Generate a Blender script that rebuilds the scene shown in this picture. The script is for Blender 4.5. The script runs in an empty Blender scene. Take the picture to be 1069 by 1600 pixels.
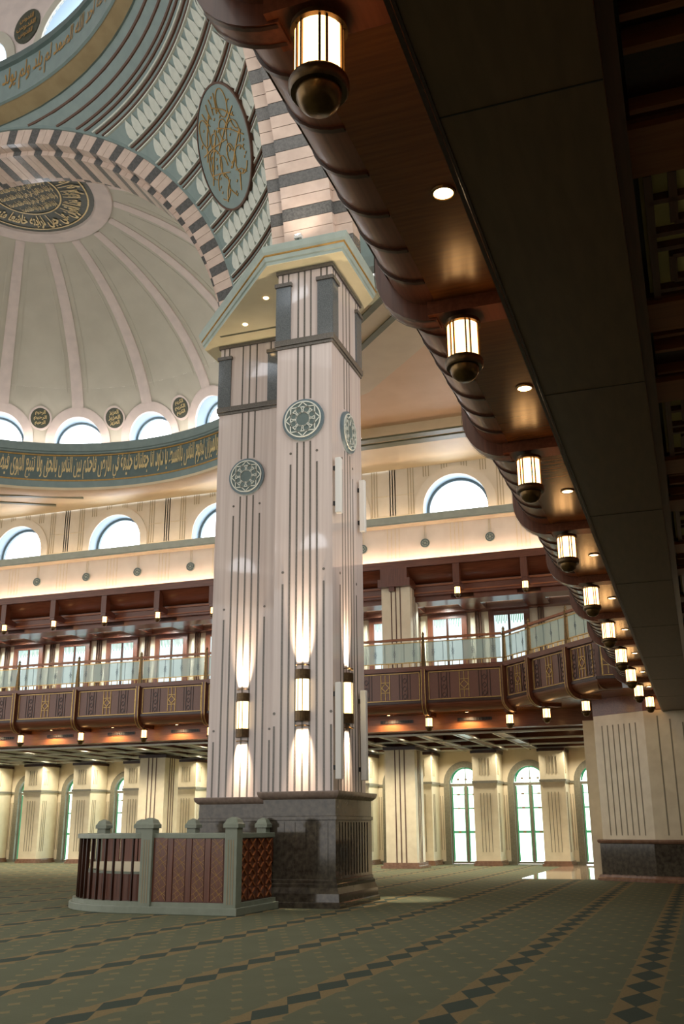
import bpy, bmesh, math, random
from mathutils import Matrix, Vector
random.seed(4)
SC = bpy.context.scene
COL = SC.collection
pi = math.pi
sin, cos, sqrt, radians = math.sin, math.cos, math.sqrt, math.radians

# ---------------------------------------------------------------- camera
ya, pt, ro = radians(19.27), radians(17.71), radians(-0.39)
_w = Vector((-sin(ya)*cos(pt), cos(ya)*cos(pt), sin(pt)))
_r = Vector((cos(ya), sin(ya), 0))
_u = _r.cross(_w)
_R = _r*cos(ro) + _u*sin(ro)
_U = _u*cos(ro) - _r*sin(ro)
camd = bpy.data.cameras.new('camera')
camd.sensor_fit = 'HORIZONTAL'
camd.sensor_width = 36
camd.lens = 36*1541.1/1069
camd.clip_end = 300
cam = bpy.data.objects.new('camera', camd)
COL.objects.link(cam)
cam.matrix_world = Matrix(((_R.x, _U.x, -_w.x, 0), (_R.y, _U.y, -_w.y, 0), (_R.z, _U.z, -_w.z, 1.6), (0, 0, 0, 1)))
SC.camera = cam

# ---------------------------------------------------------------- light that fills the hall, exposure
SC.view_settings.view_transform = 'Standard'
SC.view_settings.look = 'None'
SC.view_settings.gamma = 1
SC.view_settings.exposure = 0.1
SC.view_settings.use_curve_mapping = False
SC.cycles.use_denoising = True
SC.cycles.max_bounces = 6
SC.cycles.diffuse_bounces = 3
SC.cycles.glossy_bounces = 3
SC.cycles.transparent_max_bounces = 8
SC.cycles.caustics_reflective = False
SC.cycles.caustics_refractive = False
SC.cycles.sample_clamp_indirect = 4
W = bpy.data.worlds.new('sky')
SC.world = W
W.use_nodes = True
W.node_tree.nodes['Background'].inputs[0].default_value = (1.0, 0.96, 0.9, 1)
W.node_tree.nodes['Background'].inputs[1].default_value = 1.7


def lin(h):
    h = h.lstrip('#')
    o = []
    for i in (0, 2, 4):
        c = int(h[i:i+2], 16)/255
        o.append(c/12.92 if c <= .04045 else ((c+.055)/1.055)**2.4)
    return (*o, 1)


# ---------------------------------------------------------------- materials
M = {}


def mat(name, c1, c2=None, scale=6, rough=.5, metal=0, stretch=(1, 1, 1), bump=0, detail=4, lo=.35, hi=.65, spec=.5, coat=0):
    m = bpy.data.materials.new(name)
    m.use_nodes = True
    nt = m.node_tree
    b = nt.nodes['Principled BSDF']
    b.inputs['Roughness'].default_value = rough
    b.inputs['Metallic'].default_value = metal
    b.inputs['Specular IOR Level'].default_value = spec
    if coat:
        b.inputs['Coat Weight'].default_value = coat
        b.inputs['Coat Roughness'].default_value = .12
    b.inputs['Base Color'].default_value = lin(c1)
    if c2:
        tc = nt.nodes.new('ShaderNodeTexCoord')
        mp = nt.nodes.new('ShaderNodeMapping')
        mp.inputs['Scale'].default_value = stretch
        nz = nt.nodes.new('ShaderNodeTexNoise')
        nz.inputs['Scale'].default_value = scale
        nz.inputs['Detail'].default_value = detail
        rp = nt.nodes.new('ShaderNodeValToRGB')
        rp.color_ramp.elements[0].position = lo
        rp.color_ramp.elements[0].color = lin(c1)
        rp.color_ramp.elements[1].position = hi
        rp.color_ramp.elements[1].color = lin(c2)
        L = nt.links.new
        L(tc.outputs['Object'], mp.inputs[0])
        L(mp.outputs[0], nz.inputs['Vector'])
        L(nz.outputs[0], rp.inputs[0])
        L(rp.outputs[0], b.inputs['Base Color'])
        if bump:
            bp = nt.nodes.new('ShaderNodeBump')
            bp.inputs['Strength'].default_value = bump
            bp.inputs['Distance'].default_value = .01
            L(nz.outputs[0], bp.inputs['Height'])
            L(bp.outputs[0], b.inputs['Normal'])
    M[name] = m
    return m


def emit(name, c, s):
    m = bpy.data.materials.new(name)
    m.use_nodes = True
    b = m.node_tree.nodes['Principled BSDF']
    b.inputs['Base Color'].default_value = (.06, .06, .06, 1)
    b.inputs['Emission Color'].default_value = lin(c)
    b.inputs['Emission Strength'].default_value = s
    M[name] = m
    return m


mat('pink_marble', 'D2C6C1', 'C1B3AE', 3.5, .035, stretch=(4, 4, .07), lo=.3, hi=.7)
mat('arch_pink', 'DEC9BB', 'D0BAAD', 3, .14)
mat('arch_dark', '565656', '6C6C6B', 22, .16)
mat('granite', '4E5254', '707476', 55, .10, lo=.3, hi=.7)
mat('base_granite', '35302A', '5E564A', 9, .08, detail=9, lo=.3, hi=.75)
mat('inlay', '57534E', '6B655E', 40, .2)
mat('cream_wall', 'E2D4B8', 'DACBAE', 2, .55)
mat('cream_stone', 'E6D9BC', 'DCCEB0', 3, .32)
mat('lunette_wall', 'E4DAC8', 'DDD2BF', 2, .5)
mat('groove', '8B8068', None, rough=.6)
mat('dome_cream', 'C6C2B3', 'BDB9AA', .8, .6)
mat('soffit_pale', 'EEE6C2', 'E6DDB8', 1.5, .5)
mat('rib_pink', 'DED0C9', 'D3C6C0', 2, .55)
mat('ceiling_cream', 'DCC9A6', 'D5C19E', 1.2, .55)
mat('peach', 'E0BF97', 'DAB88F', 1.0, .6)
mat('teal', '849592', '7C8D8B', 2.5, .5)
mat('frieze_white', 'E6DCCC', 'E0D5C4', 2, .5)
mat('gilt_pale', 'E2CD98', 'D2BA82', 20, .4, metal=.2)
mat('gold_thin', 'C8A766', 'AF8C4E', 14, .35, metal=.5)
mat('teal_dark', '5F706D', '586866', 3, .45)
mat('olive', '6C6E55', '64664E', 3, .5)
mat('cornice_teal', 'A2B0A9', '99A7A0', 3, .45)
mat('pale_leaf', 'D2D5CB', 'C8CCC2', 5, .55)
mat('brown_line', '5A3A28', None, rough=.5)
mat('gold_paint', 'B9924E', 'A67F3F', 8, .4, metal=.3)
mat('gold_soffit', 'B29C76', 'A58F6A', 1.5, .5)
mat('gold', 'C79B4E', 'A87C36', 14, .3, metal=.85)
mat('bronze', '4A3A26', '5C4930', 18, .32, metal=.7)
mat('brass_dark', '6B5432', '59452A', 18, .3, metal=.8)
mat('wood_x', '5A2E1A', '70402A', 7, .36, stretch=(.25, 4, 4), coat=.2)
mat('wood_y', '54291A', '683826', 7, .28, stretch=(4, .25, 4), coat=.3)
mat('wood_z', '562C1B', '6A3C29', 7, .32, stretch=(4, 4, .25), coat=.2)
mat('wood_panel', '613A2C', '724A3A', 60, .38, stretch=(4, 4, .3), coat=.15)
mat('wood_soffit', '603814', '70441B', 9, .27, stretch=(4, .25, 4), coat=.1)
mat('wood_light', '854C29', '965B34', 8, .35, stretch=(.25, 4, 4))
mat('wood_dark', '2E160C', '3B1F12', 8, .3, stretch=(4, 4, .3))
mat('beam_clad', '5C452E', '664D34', 5, .42, stretch=(3, .5, 3))
mat('enclosure_paint', '7E8678', '767E70', 5, .4)
mat('white_paint', 'E8E4DA', None, rough=.4)
mat('pale_trim', 'D8DAD0', None, rough=.25)
mat('coffer_cream', 'D6C98C', 'CCBF82', 2, .5)
mat('cap_stone', '8E7E74', '7C6C63', 9, .15)
mat('speaker_white', 'D9D8D4', None, rough=.45)
mat('dark_grille', '15110D', None, rough=.5)
mat('polished_floor', 'C2AB92', 'B29A82', 3, .05)
mat('plinth_red', '8A6A56', '755746', 7, .15)
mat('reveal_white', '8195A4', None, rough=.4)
mat('ledge_grey', 'AEB5A8', 'A5AC9F', 3, .45)
mat('flute_line', 'B3A588', None, rough=.6)
mat('frame_grey', '5E7078', None, rough=.4)
mat('stone_frame', '6E6A5C', '7C7868', 14, .35)
mat('medal_green', '3F4438', '4A4F42', 8, .4)
emit('window_glow', 'F0F7FF', 6.5)
emit('window_green_glow', 'EAFFF0', 2.6)
emit('window_upper_glow', 'DDF3F5', 1.25)
emit('lamp_glow', 'FFC07A', 6.5)
emit('sconce_glow', 'FFDF9A', 4.5)
emit('downlight_glow', 'FFD090', 14)
emit('cove_glow', 'FFDCBE', 48)
emit('ledge_glow', 'FFD6B0', 24)
emit('recess_glow', 'CFF3F0', 9)
emit('violet_glow', 'FBEBE0', 30)
emit('green_glass', '3FBF7A', .5)
emit('amber_glass', 'C08A30', .35)


def glass(name, c, alpha, rough):
    m = mat(name, c, None, rough=rough)
    m.node_tree.nodes['Principled BSDF'].inputs['Alpha'].default_value = alpha
    return m


glass('frosted_glass', 'C6DED6', .5, .12)


def carpet():
    m = bpy.data.materials.new('carpet')
    m.use_nodes = True
    nt = m.node_tree
    L = nt.links.new
    b = nt.nodes['Principled BSDF']
    b.inputs['Roughness'].default_value = .95
    b.inputs['Specular IOR Level'].default_value = .15

    def mth(op, a, c=None, d=None):
        n = nt.nodes.new('ShaderNodeMath')
        n.operation = op
        for i, x in enumerate((a, c, d)):
            if x is None:
                continue
            if isinstance(x, (int, float)):
                n.inputs[i].default_value = x
            else:
                L(x, n.inputs[i])
        return n.outputs[0]

    def mix(f, a, c):
        n = nt.nodes.new('ShaderNodeMix')
        n.data_type = 'RGBA'
        L(f, n.inputs[0])
        for i, x in ((6, a), (7, c)):
            if isinstance(x, tuple):
                n.inputs[i].default_value = x
            else:
                L(x, n.inputs[i])
        return n.outputs[2]
    tc = nt.nodes.new('ShaderNodeTexCoord')
    sp = nt.nodes.new('ShaderNodeSeparateXYZ')
    L(tc.outputs['Object'], sp.inputs[0])
    X, Y = sp.outputs[0], sp.outputs[1]

    def rep(v, off, per):
        return mth('MULTIPLY', mth('SUBTRACT', mth('FRACT', mth('ADD', mth('DIVIDE', mth('ADD', v, off), per), .5)), .5), per)
    P = 1.565
    u = mth('ABSOLUTE', rep(X, .79, P))
    v = mth('ABSOLUTE', rep(Y, .1, .84))
    dia = mth('LESS_THAN', mth('ADD', mth('DIVIDE', u, .18), mth('DIVIDE', v, .43)), 1)
    strip = mth('LESS_THAN', u, .2)
    nz = nt.nodes.new('ShaderNodeTexNoise')
    nz.inputs['Scale'].default_value = 45
    nz.inputs['Detail'].default_value = 3
    L(tc.outputs['Object'], nz.inputs['Vector'])
    nb = nt.nodes.new('ShaderNodeTexNoise')
    nb.inputs['Scale'].default_value = 1.2
    L(tc.outputs['Object'], nb.inputs['Vector'])
    # star motifs on the field, two staggered rows
    def star(ox, oy):
        a = mth('ABSOLUTE', rep(X, ox, P/4))
        c = mth('ABSOLUTE', rep(Y, oy, .84))
        return mth('LESS_THAN', mth('ADD', mth('POWER', mth('DIVIDE', a, .085), .7), mth('POWER', mth('DIVIDE', c, .13), .7)), 1)
    st = mth('MAXIMUM', star(.0, .0), star(P/8, .42))
    field = mix(nb.outputs[0], lin('5A5E4B'), lin('646753'))
    field = mix(mth('MULTIPLY', st, mth('MULTIPLY', nz.outputs[0], 1.1)), field, lin('8A7A55'))
    tan = mix(nz.outputs[0], lin('655B43'), lin('8F7C58'))
    band = mix(dia, tan, lin('3E4840'))
    col = mix(strip, field, band)
    # weave rows
    wv = mth('ABSOLUTE', rep(Y, 0, .05))
    col2 = mix(mth('MULTIPLY', mth('LESS_THAN', wv, .008), .12), col, lin('30352A'))
    L(col2, b.inputs['Base Color'])
    bp = nt.nodes.new('ShaderNodeBump')
    bp.inputs['Strength'].default_value = .25
    bp.inputs['Distance'].default_value = .01
    L(nz.outputs[0], bp.inputs['Height'])
    L(bp.outputs[0], b.inputs['Normal'])
    M['carpet'] = m


carpet()


# ---------------------------------------------------------------- mesh helpers
class MB:
    def __init__(s):
        s.v, s.f = [], []

    def add(s, vs, fs):
        n = len(s.v)
        s.v += [tuple(p) for p in vs]
        s.f += [tuple(i+n for i in f) for f in fs]
        return s

    def box(s, x0, x1, y0, y1, z0, z1):
        return s.add([(x, y, z) for x in (x0, x1) for y in (y0, y1) for z in (z0, z1)],
                     [(0, 1, 3, 2), (4, 6, 7, 5), (0, 4, 5, 1), (2, 3, 7, 6), (0, 2, 6, 4), (1, 5, 7, 3)])

    def prism(s, pts, fn, a, b):
        n = len(pts)
        vs = [fn(p[0], p[1], a) for p in pts] + [fn(p[0], p[1], b) for p in pts]
        fs = [tuple(range(n))[::-1], tuple(range(n, 2*n))] + [(i, (i+1) % n, n+(i+1) % n, n+i) for i in range(n)]
        return s.add(vs, fs)

    def poly(s, pts, z0, z1):
        return s.prism(pts, lambda a, b, h: (a, b, h), z0, z1)

    def strip(s, rings, closed=False, caps=False):
        n = len(rings[0])
        vs = [p for r in rings for p in r]
        fs = []
        for i in range(len(rings)-1):
            for j in range(n if closed else n-1):
                k = (j+1) % n
                fs.append((i*n+j, i*n+k, (i+1)*n+k, (i+1)*n+j))
        if caps:
            fs.append(tuple(range(n))[::-1])
            fs.append(tuple(range((len(rings)-1)*n, len(rings)*n)))
        return s.add(vs, fs)

    def lathe(s, prof, cx=0, cy=0, n=20, a0=0, a1=2*pi):
        full = abs(a1-a0-2*pi) < 1e-6
        cnt = n if full else n+1
        rings = []
        for r, z in prof:
            rings.append([(cx+r*cos(a0+(a1-a0)*i/n), cy+r*sin(a0+(a1-a0)*i/n), z) for i in range(cnt)])
        return s.strip(rings, closed=full)

    def tube(s, path, r, n=6):
        path = [Vector(p) for p in path]
        rings = []
        for i, p in enumerate(path):
            t = (path[min(i+1, len(path)-1)]-path[max(i-1, 0)]).normalized()
            a = Vector((0, 0, 1)) if abs(t.z) < .9 else Vector((1, 0, 0))
            x = t.cross(a).normalized()
            y = t.cross(x)
            rings.append([tuple(p+x*r*cos(2*pi*k/n)+y*r*sin(2*pi*k/n)) for k in range(n)])
        return s.strip(rings, closed=True, caps=True)

    def bar(s, fn, a1, b1, a2, b2, w, d0, d1):
        dx, dy = a2-a1, b2-b1
        l = math.hypot(dx, dy)
        px, py = -dy/l*w/2, dx/l*w/2
        return s.prism([(a1+px, b1+py), (a1-px, b1-py), (a2-px, b2-py), (a2+px, b2+py)], fn, d0, d1)

    def ring(s, fn, ca, cb, r0, r1, d0, d1, n=32, t0=0, t1=2*pi):
        rings = []
        for i in range(n+1):
            t = t0+(t1-t0)*i/n
            c, q = cos(t), sin(t)
            rings.append([fn(ca+r0*c, cb+r0*q, d0), fn(ca+r1*c, cb+r1*q, d0), fn(ca+r1*c, cb+r1*q, d1), fn(ca+r0*c, cb+r0*q, d1)])
        return s.strip(rings, closed=True, caps=abs(t1-t0-2*pi) > 1e-6)

    def disc(s, fn, ca, cb, r, d0, d1, n=32, rb=None):
        return s.prism([(ca+r*cos(2*pi*i/n), cb+(rb or r)*sin(2*pi*i/n)) for i in range(n)], fn, d0, d1)

    def mesh(s, name, mt, smooth=None):
        me = bpy.data.meshes.new(name)
        me.from_pydata(s.v, [], s.f)
        if mt:
            me.materials.append(M[mt])
        bm = bmesh.new()
        bm.from_mesh(me)
        bmesh.ops.recalc_face_normals(bm, faces=bm.faces)
        bm.to_mesh(me)
        bm.free()
        if smooth:
            me.polygons.foreach_set('use_smooth', [True]*len(me.polygons))
            me.set_sharp_from_angle(angle=radians(smooth))
        me.update()
        return me


def tag(o, label=None, cat=None, group=None, kind=None):
    if label:
        o['label'] = label
    if cat:
        o['category'] = cat
    if group:
        o['group'] = group
    if kind:
        o['kind'] = kind
    return o


def put(name, me, parent=None, mw=None, **k):
    """link mesh data as one object; mw is the matrix in world space"""
    o = bpy.data.objects.new(name, me)
    COL.objects.link(o)
    mw = mw or Matrix.Identity(4)
    if parent:
        o.parent = parent
        q = parent
        inv = Matrix.Identity(4)
        chain = []
        while q:
            chain.append(q.matrix_basis)
            q = q.parent
        for b in reversed(chain):
            inv = inv @ b
        o.matrix_basis = inv.inverted() @ mw
    else:
        o.matrix_basis = mw
    return tag(o, **k)


def O(name, mb, mt, parent=None, mw=None, smooth=None, bevel=0, **k):
    o = put(name, mb.mesh(name, mt, smooth), parent, mw, **k)
    if bevel:
        b = o.modifiers.new('bevel', 'BEVEL')
        b.width = bevel
        b.segments = 2
        b.limit_method = 'ANGLE'
    return o


def E(name, loc, label, cat, group=None, kind=None, rz=0):
    o = bpy.data.objects.new(name, None)
    COL.objects.link(o)
    o.empty_display_size = .2
    o.matrix_basis = Matrix.Translation(loc) @ Matrix.Rotation(rz, 4, 'Z')
    return tag(o, label, cat, group, kind)


ORD = ('first second third fourth fifth sixth seventh eighth ninth tenth eleventh twelfth thirteenth fourteenth').split()


def series(items, base, ref):
    """labels for a row along the far wall: counted from ref, or past the marble pillars, which hide some of the row"""
    items = sorted(items, key=lambda o: -o.matrix_basis.translation.x)
    a = b = 0
    for o in items:
        d = o.matrix_basis.translation-Vector((0, 0, 1.6))
        px = 534.5+1541*d.dot(_R)/d.dot(_w)
        if px > 562:
            o['label'] = base+', '+ORD[a]+' from '+ref
            a += 1
        elif px < 330:
            o['label'] = base+', '+ORD[b]+' past the marble pillars'
            b += 1
        else:
            o['label'] = base+', hidden by the marble pillars'


def dup(root, loc, rz=0, label=None, group=None):
    r = root.copy()
    COL.objects.link(r)
    r.matrix_basis = Matrix.Translation(loc) @ Matrix.Rotation(rz, 4, 'Z')
    tag(r, label, None, group)
    for ch in list(root.children):
        c = ch.copy()
        COL.objects.link(c)
        c.parent = r
        for g in list(ch.children):
            d = g.copy()
            COL.objects.link(d)
            d.parent = c
    return r


def lamp(name, kind, loc, power, color, parent=None, size=.05, spot=None, blend=.6, rot=None):
    l = bpy.data.lights.new(name, kind)
    l.energy = power
    l.color = color
    if kind == 'AREA':
        l.shape = 'RECTANGLE'
        l.size, l.size_y = size
        l.spread = radians(spot)
        spot = None
    else:
        l.shadow_soft_size = size
    if spot:
        l.spot_size = radians(spot)
        l.spot_blend = blend
    o = bpy.data.objects.new(name, l)
    COL.objects.link(o)
    mw = Matrix.Translation(loc) @ (rot or Matrix.Identity(4))
    if parent:
        o.parent = parent
        o.matrix_basis = parent.matrix_basis.inverted() @ mw
    else:
        o.matrix_basis = mw
    return o


# ---------------------------------------------------------------- lettering
_F = {}
for _s in ('ا:FE8D2 ب:FE8F4 ة:FE932 ت:FE954 ث:FE994 ج:FE9D4 ح:FEA14 خ:FEA54 د:FEA92 ذ:FEAB2 ر:FEAD2 ز:FEAF2 س:FEB14 ش:FEB54 ص:FEB94 ض:FEBD4 '
           'ط:FEC14 ع:FEC94 غ:FECD4 ف:FED14 ق:FED54 ك:FED94 ل:FEDD4 م:FEE14 ن:FEE54 ه:FEE94 و:FEED2 ى:FEEF2 ي:FEF14').split():
    _F[_s[0]] = [int(_s[2:6], 16)+i for i in range(int(_s[6]))]


def arabic(s):
    out = []
    for w in s.split(' '):
        r = []
        for i, c in enumerate(w):
            f = _F[c]
            prev = i > 0 and len(_F[w[i-1]]) == 4
            nxt = i < len(w)-1 and len(f) == 4
            r.append(chr(f[(3 if nxt else 1) if prev else (2 if nxt else 0)]))
        out.append(''.join(reversed(r)))
    return ' '.join(reversed(out))


def text2d(s, bold=.012):
    """flat outline of a line of writing: vertices scaled to a 0..1 x 0..1 box, faces, aspect"""
    cu = bpy.data.curves.new('lettering', 'FONT')
    cu.body = arabic(s)
    cu.resolution_u = 2
    cu.offset = bold
    o = bpy.data.objects.new('lettering', cu)
    COL.objects.link(o)
    bpy.context.view_layer.update()
    me = bpy.data.meshes.new_from_object(o.evaluated_get(bpy.context.evaluated_depsgraph_get()))
    vs = [tuple(v.co) for v in me.vertices]
    fs = [tuple(p.vertices) for p in me.polygons]
    bpy.data.objects.remove(o)
    bpy.data.curves.remove(cu)
    bpy.data.meshes.remove(me)
    x0, x1 = min(v[0] for v in vs), max(v[0] for v in vs)
    y0, y1 = min(v[1] for v in vs), max(v[1] for v in vs)
    return [((v[0]-x0)/(x1-x0), (v[1]-y0)/(y1-y0)) for v in vs], fs, (x1-x0)/(y1-y0)


def letters(mb, txt, fn):
    vs, fs, _ = txt
    return mb.add([fn(a, b) for a, b in vs], fs)
# ================================================================ LARGE STRUCTURE
U = 2.88                      # bay width along the far wall


def xb(k):
    return -8.9-U*k


BAYS = range(-1, 10)           # bay k spans xb(k+1)..xb(k)


def fXZ(y):
    return lambda a, b, d: (a, y+d, b)          # a = x, b = z, depth into +y


def hole_panel(mb, mp, c, hw, za, zb, r, zs, n=14):
    ts = sorted(set([pi*i/n for i in range(n+1)] + [math.atan2(zb-zs, hw), pi-math.atan2(zb-zs, hw)]))
    inn, out = [], []
    for t in ts:
        co, si = cos(t), sin(t)
        s = min(hw/abs(co) if abs(co) > 1e-6 else 1e9, (zb-zs)/si if si > 1e-6 else 1e9)
        inn.append(mp(c+r*co, zs+r*si))
        out.append(mp(c+s*co, zs+s*si))
    mb.strip([inn, out])
    if zs > za+1e-6:
        for sg in (-1, 1):
            mb.add([mp(c+sg*r, za), mp(c+sg*hw, za), mp(c+sg*hw, zs), mp(c+sg*r, zs)], [(0, 1, 2, 3)])


def arch_outline(c, r, za, zs, n=16):
    return ([(c+r, za)] if zs > za else []) + [(c+r*cos(pi*i/n), zs+r*sin(pi*i/n)) for i in range(n+1)] + ([(c-r, za)] if zs > za else [])


def arch_band(mb, fn, c, r0, r1, za, zs, d0, d1, n=16):
    """arched frame (jambs and head) between radii r0 and r1"""
    a, b = arch_outline(c, r0, za, zs, n), arch_outline(c, r1, za, zs, n)
    mb.strip([[fn(*p, d0), fn(*q, d0), fn(*q, d1), fn(*p, d1)] for p, q in zip(a, b)], closed=True, caps=True)


# ---- floors
mb = MB()
mb.box(-60, 14, -12, 33.3, -.3, 0)
mb.box(-60, -5.74, 33.3, 46, -.3, 0)
O('floor', mb, 'carpet', kind='structure')
mb = MB().box(-5.74, 14, 33.3, 46, -.3, .004)
O('floor_stone', mb, 'polished_floor', kind='structure')

# ---- ground storey of the far wall
YW = 45.0
WR, WZS = .70, 3.42
mb = MB()
GB = range(-2, 10)
WO = .35
for k in GB:
    c = xb(k)-U/2+WO
    hole_panel(mb, lambda a, b: (a, YW, b), c, U/2, 0, 5.4, WR+.24, WZS)
mb.box(xb(-2)+WO, 14, YW, YW+.3, 0, 5.4)
mb.box(-60, xb(10)+WO, YW, YW+.3, 0, 5.4)
wall_back = O('wall_back', mb, 'cream_wall', kind='structure')
mb = MB()
for k in GB:
    c = xb(k)-U/2+WO
    for s in (-1, 1):
        mb.box(min(c+s*(WR+.26), c+s*U/2), max(c+s*(WR+.26), c+s*U/2), YW-.05, YW, 3.34, 3.44)
        mb.box(min(c+s*(WR+.26), c+s*U/2), max(c+s*(WR+.26), c+s*U/2), YW-.04, YW, 0, .14)
O('dado_rail', mb, 'stone_frame', wall_back)
mb = MB()
for k in GB:
    c = xb(k)-U/2+WO
    for s in (-1, 1):
        for j in range(2):
            x = c+s*(WR+.34+.1*j)
            mb.box(x-.012, x+.012, YW-.012, YW, .6, 2.9)
O('wall_groove', mb, 'groove', wall_back)
fw = fXZ(YW)
mesh_cache = {}
GWIN, PILS, UWIN, ROSE, LUNS = [], [], [], [], []
for k in GB:
    c = xb(k)-U/2+WO
    if 'gw' not in mesh_cache:
        f0 = fXZ(0)
        m1 = MB(); arch_band(m1, f0, 0, WR, WR+.26, 0, WZS, -.06, .3)
        m2 = MB()
        m2.prism(arch_outline(0, WR, 0.1, WZS), f0, .22, .24)
        m3 = MB(); m3.box(-.06, .06, .12, .2, .1, 3.3)
        m3.box(-WR, WR, .12, .2, 3.3, 3.42)
        m3.box(-WR, WR, .12, .2, .04, .12)
        m3.box(-.015, .015, .14, .2, 3.42, 4.2)
        for s in (-1, 1):
            m3.box(s*WR-.05, s*WR+.05, .12, .2, .1, 3.42)
        m4 = MB(); m5 = MB()
        for s in (-1, 1):
            cx = s*WR/2
            for z, w in ((1.35, .1), (2.35, .06), (2.95, .03)):
                m4.box(cx-.3, cx+.3, .19, .215, z-w/2, z+w/2)
                m5.box(cx-.06, cx+.06, .17, .2, z-.035, z+.035)
            m4.box(cx-.32, cx-.25, .19, .215, .14, 3.28)
            m4.box(cx+.25, cx+.32, .19, .215, .14, 3.28)
            m5.box(cx-.045, cx+.045, .17, .2, 3.56, 3.64)
        arch_band(m4, f0, 0, WR-.09, WR-.02, 3.45, 3.46, .19, .215)
        m5.box(-.045, .045, .17, .2, 3.56, 3.64)
        mesh_cache['gw'] = (m1.mesh('stone_frame', 'stone_frame'), m2.mesh('pane', 'window_green_glow'), m3.mesh('mullion', 'stone_frame'),
                            m4.mesh('green_border', 'green_glass'), m5.mesh('amber_boss', 'amber_glass'))
    w = E('window_%d' % (k+3), (c, YW, 0), 'arched window with green bordered glass in the far ground storey wall', 'window', 'arched ground storey windows', 'structure')
    GWIN.append(w)
    for n, me in zip(('stone_frame', 'pane', 'mullion', 'glass_border', 'glass_boss'), mesh_cache['gw']):
        put(n, me, w, Matrix.Translation((c, YW, 0)))

# pilasters and free columns below the balcony
pm = MB()
pm.box(-.52, .52, -.52, .9, .2, 4.62)
p1 = MB()
for z0, z1 in ((.55, 2.95), (3.7, 4.4)):
    for j in range(4):
        x = -.21+.14*j
        p1.box(x-.014, x+.014, -.532, -.52, z0, z1)
    for j in range(3):
        y = -.3+.14*j
        p1.box(.52, .532, y-.014, y+.014, z0, z1)
p2 = MB().box(-.56, .56, -.56, .92, 3.36, 3.46)
p3 = MB().box(-.62, .62, -.62, .92, 0, .1).box(-.57, .57, -.57, .92, .1, .2)
p4 = MB().box(-.58, .58, -.58, .92, 4.62, 4.74)
PM = [('shaft', pm.mesh('shaft', 'cream_stone')), ('fluting', p1.mesh('fluting', 'groove')), ('band', p2.mesh('band', 'stone_frame')),
      ('plinth', p3.mesh('plinth', 'plinth_red')), ('cap', p4.mesh('cap', 'wood_dark'))]
for k in range(-1, 10):
    x = xb(k)+.12
    r = E('pilaster', (x, 44.0, 0), 'cream fluted pilaster standing between the arched ground storey windows', 'pilaster', 'pilasters under the balcony')
    PILS.append(r)
    for n, me in PM:
        put(n, me, r, Matrix.Translation((x, 44.0, 0)))
cm = MB().box(-.64, .64, -.64, .64, .22, 4.62)
c1 = MB()
for s in (-.2, 0, .2):
    c1.box(s-.022, s+.022, -.655, -.64, .22, 4.62)
    c1.box(.64, .655, s-.022, s+.022, .22, 4.62)
c2 = MB().box(-.82, .82, -.82, .82, 0, .1).box(-.74, .74, -.74, .74, .1, .22)
c3 = MB().box(-.7, .7, -.7, .7, 4.62, 4.76)
CM = [('shaft', cm.mesh('shaft', 'cream_stone')), ('inlay_strip', c1.mesh('inlay_strip', 'brown_line')), ('plinth', c2.mesh('plinth', 'plinth_red')), ('cap', c3.mesh('cap', 'wood_dark'))]
COLX = [-11.65, -23.2, -34.7]
for x in COLX:
    r = E('column', (x, 40.94, 0), 'square cream column with three brown lines, carrying the balcony floor', 'column', 'square columns under the balcony')
    for n, me in CM:
        put(n, me, r, Matrix.Translation((x, 40.94, 0)))

# ---- coffered ceiling of the aisle under the far balcony
mb = MB().box(-60, 14, 36.0, 45.2, 5.12, 5.4)
aisle = O('ceiling_aisle', mb, 'wood_dark', kind='structure')
mw_, mt_ = MB().box(-.2, .2, 36, 45, 4.84, 5.12).mesh('coffer_beam', 'wood_y'), MB().box(-.23, -.19, 36, 45, 4.80, 4.86).box(.19, .23, 36, 45, 4.80, 4.86).mesh('beam_trim', 'pale_trim')
for j in range(-1, 21):
    x = xb(0)+.7-1.44*j
    b = put('coffer_beam', mw_, aisle, Matrix.Translation((x, 0, 0)))
    put('beam_trim', mt_, b, Matrix.Translation((x, 0, 0)))
for y in (36.0, 39.0, 42.0, 44.2):
    b = O('cross_beam', MB().box(-60, 3, y, y+.35, 4.82, 5.12), 'wood_x', aisle)
    O('beam_trim', MB().box(-60, 3, y-.03, y+.02, 4.78, 4.85), 'pale_trim', b)

# ---- gallery storey: floor, wall with tall wood framed windows, ceiling
O('floor_gallery', MB().box(-60, 14, 34.3, 45.3, 6.3, 6.55), 'wood_x', kind='structure')
YG = 44.3
wg = O('wall_gallery', MB().box(-60, 14, YG+.1, YG+.4, 6.5, 12.4), 'cream_wall', kind='structure')
f0 = fXZ(0)
g1 = MB()
g1.box(-.93, -.68, -.08, .1, 6.55, 11.05).box(.68, .93, -.08, .1, 6.55, 11.05).box(-.93, .93, -.08, .1, 10.78, 11.05).box(-.68, .68, -.04, .1, 6.55, 6.75)
g2 = MB().box(-.05, .05, -.05, .05, 6.75, 10.78)
g3 = MB().box(-.68, .68, .02, .06, 6.75, 10.78)
g4 = MB()
g5 = MB()
for s in (-1, 1):
    for j in range(7):
        x = s*.36-.24+.08*j
        h = .28+.1*(j % 2)
        g4.box(x-.012, x+.012, 0, .02, 10.78-h, 10.78)
    g5.box(s*.36-.05, s*.36+.05, -.02, .02, 9.86, 9.96)
GM = [('frame', g1.mesh('frame', 'wood_z')), ('mullion', g2.mesh('mullion', 'wood_dark')), ('pane', g3.mesh('pane', 'window_upper_glow')),
      ('glass_fringe', g4.mesh('glass_fringe', 'green_glass')), ('glass_boss', g5.mesh('glass_boss', 'amber_glass'))]
g6 = MB()
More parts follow.
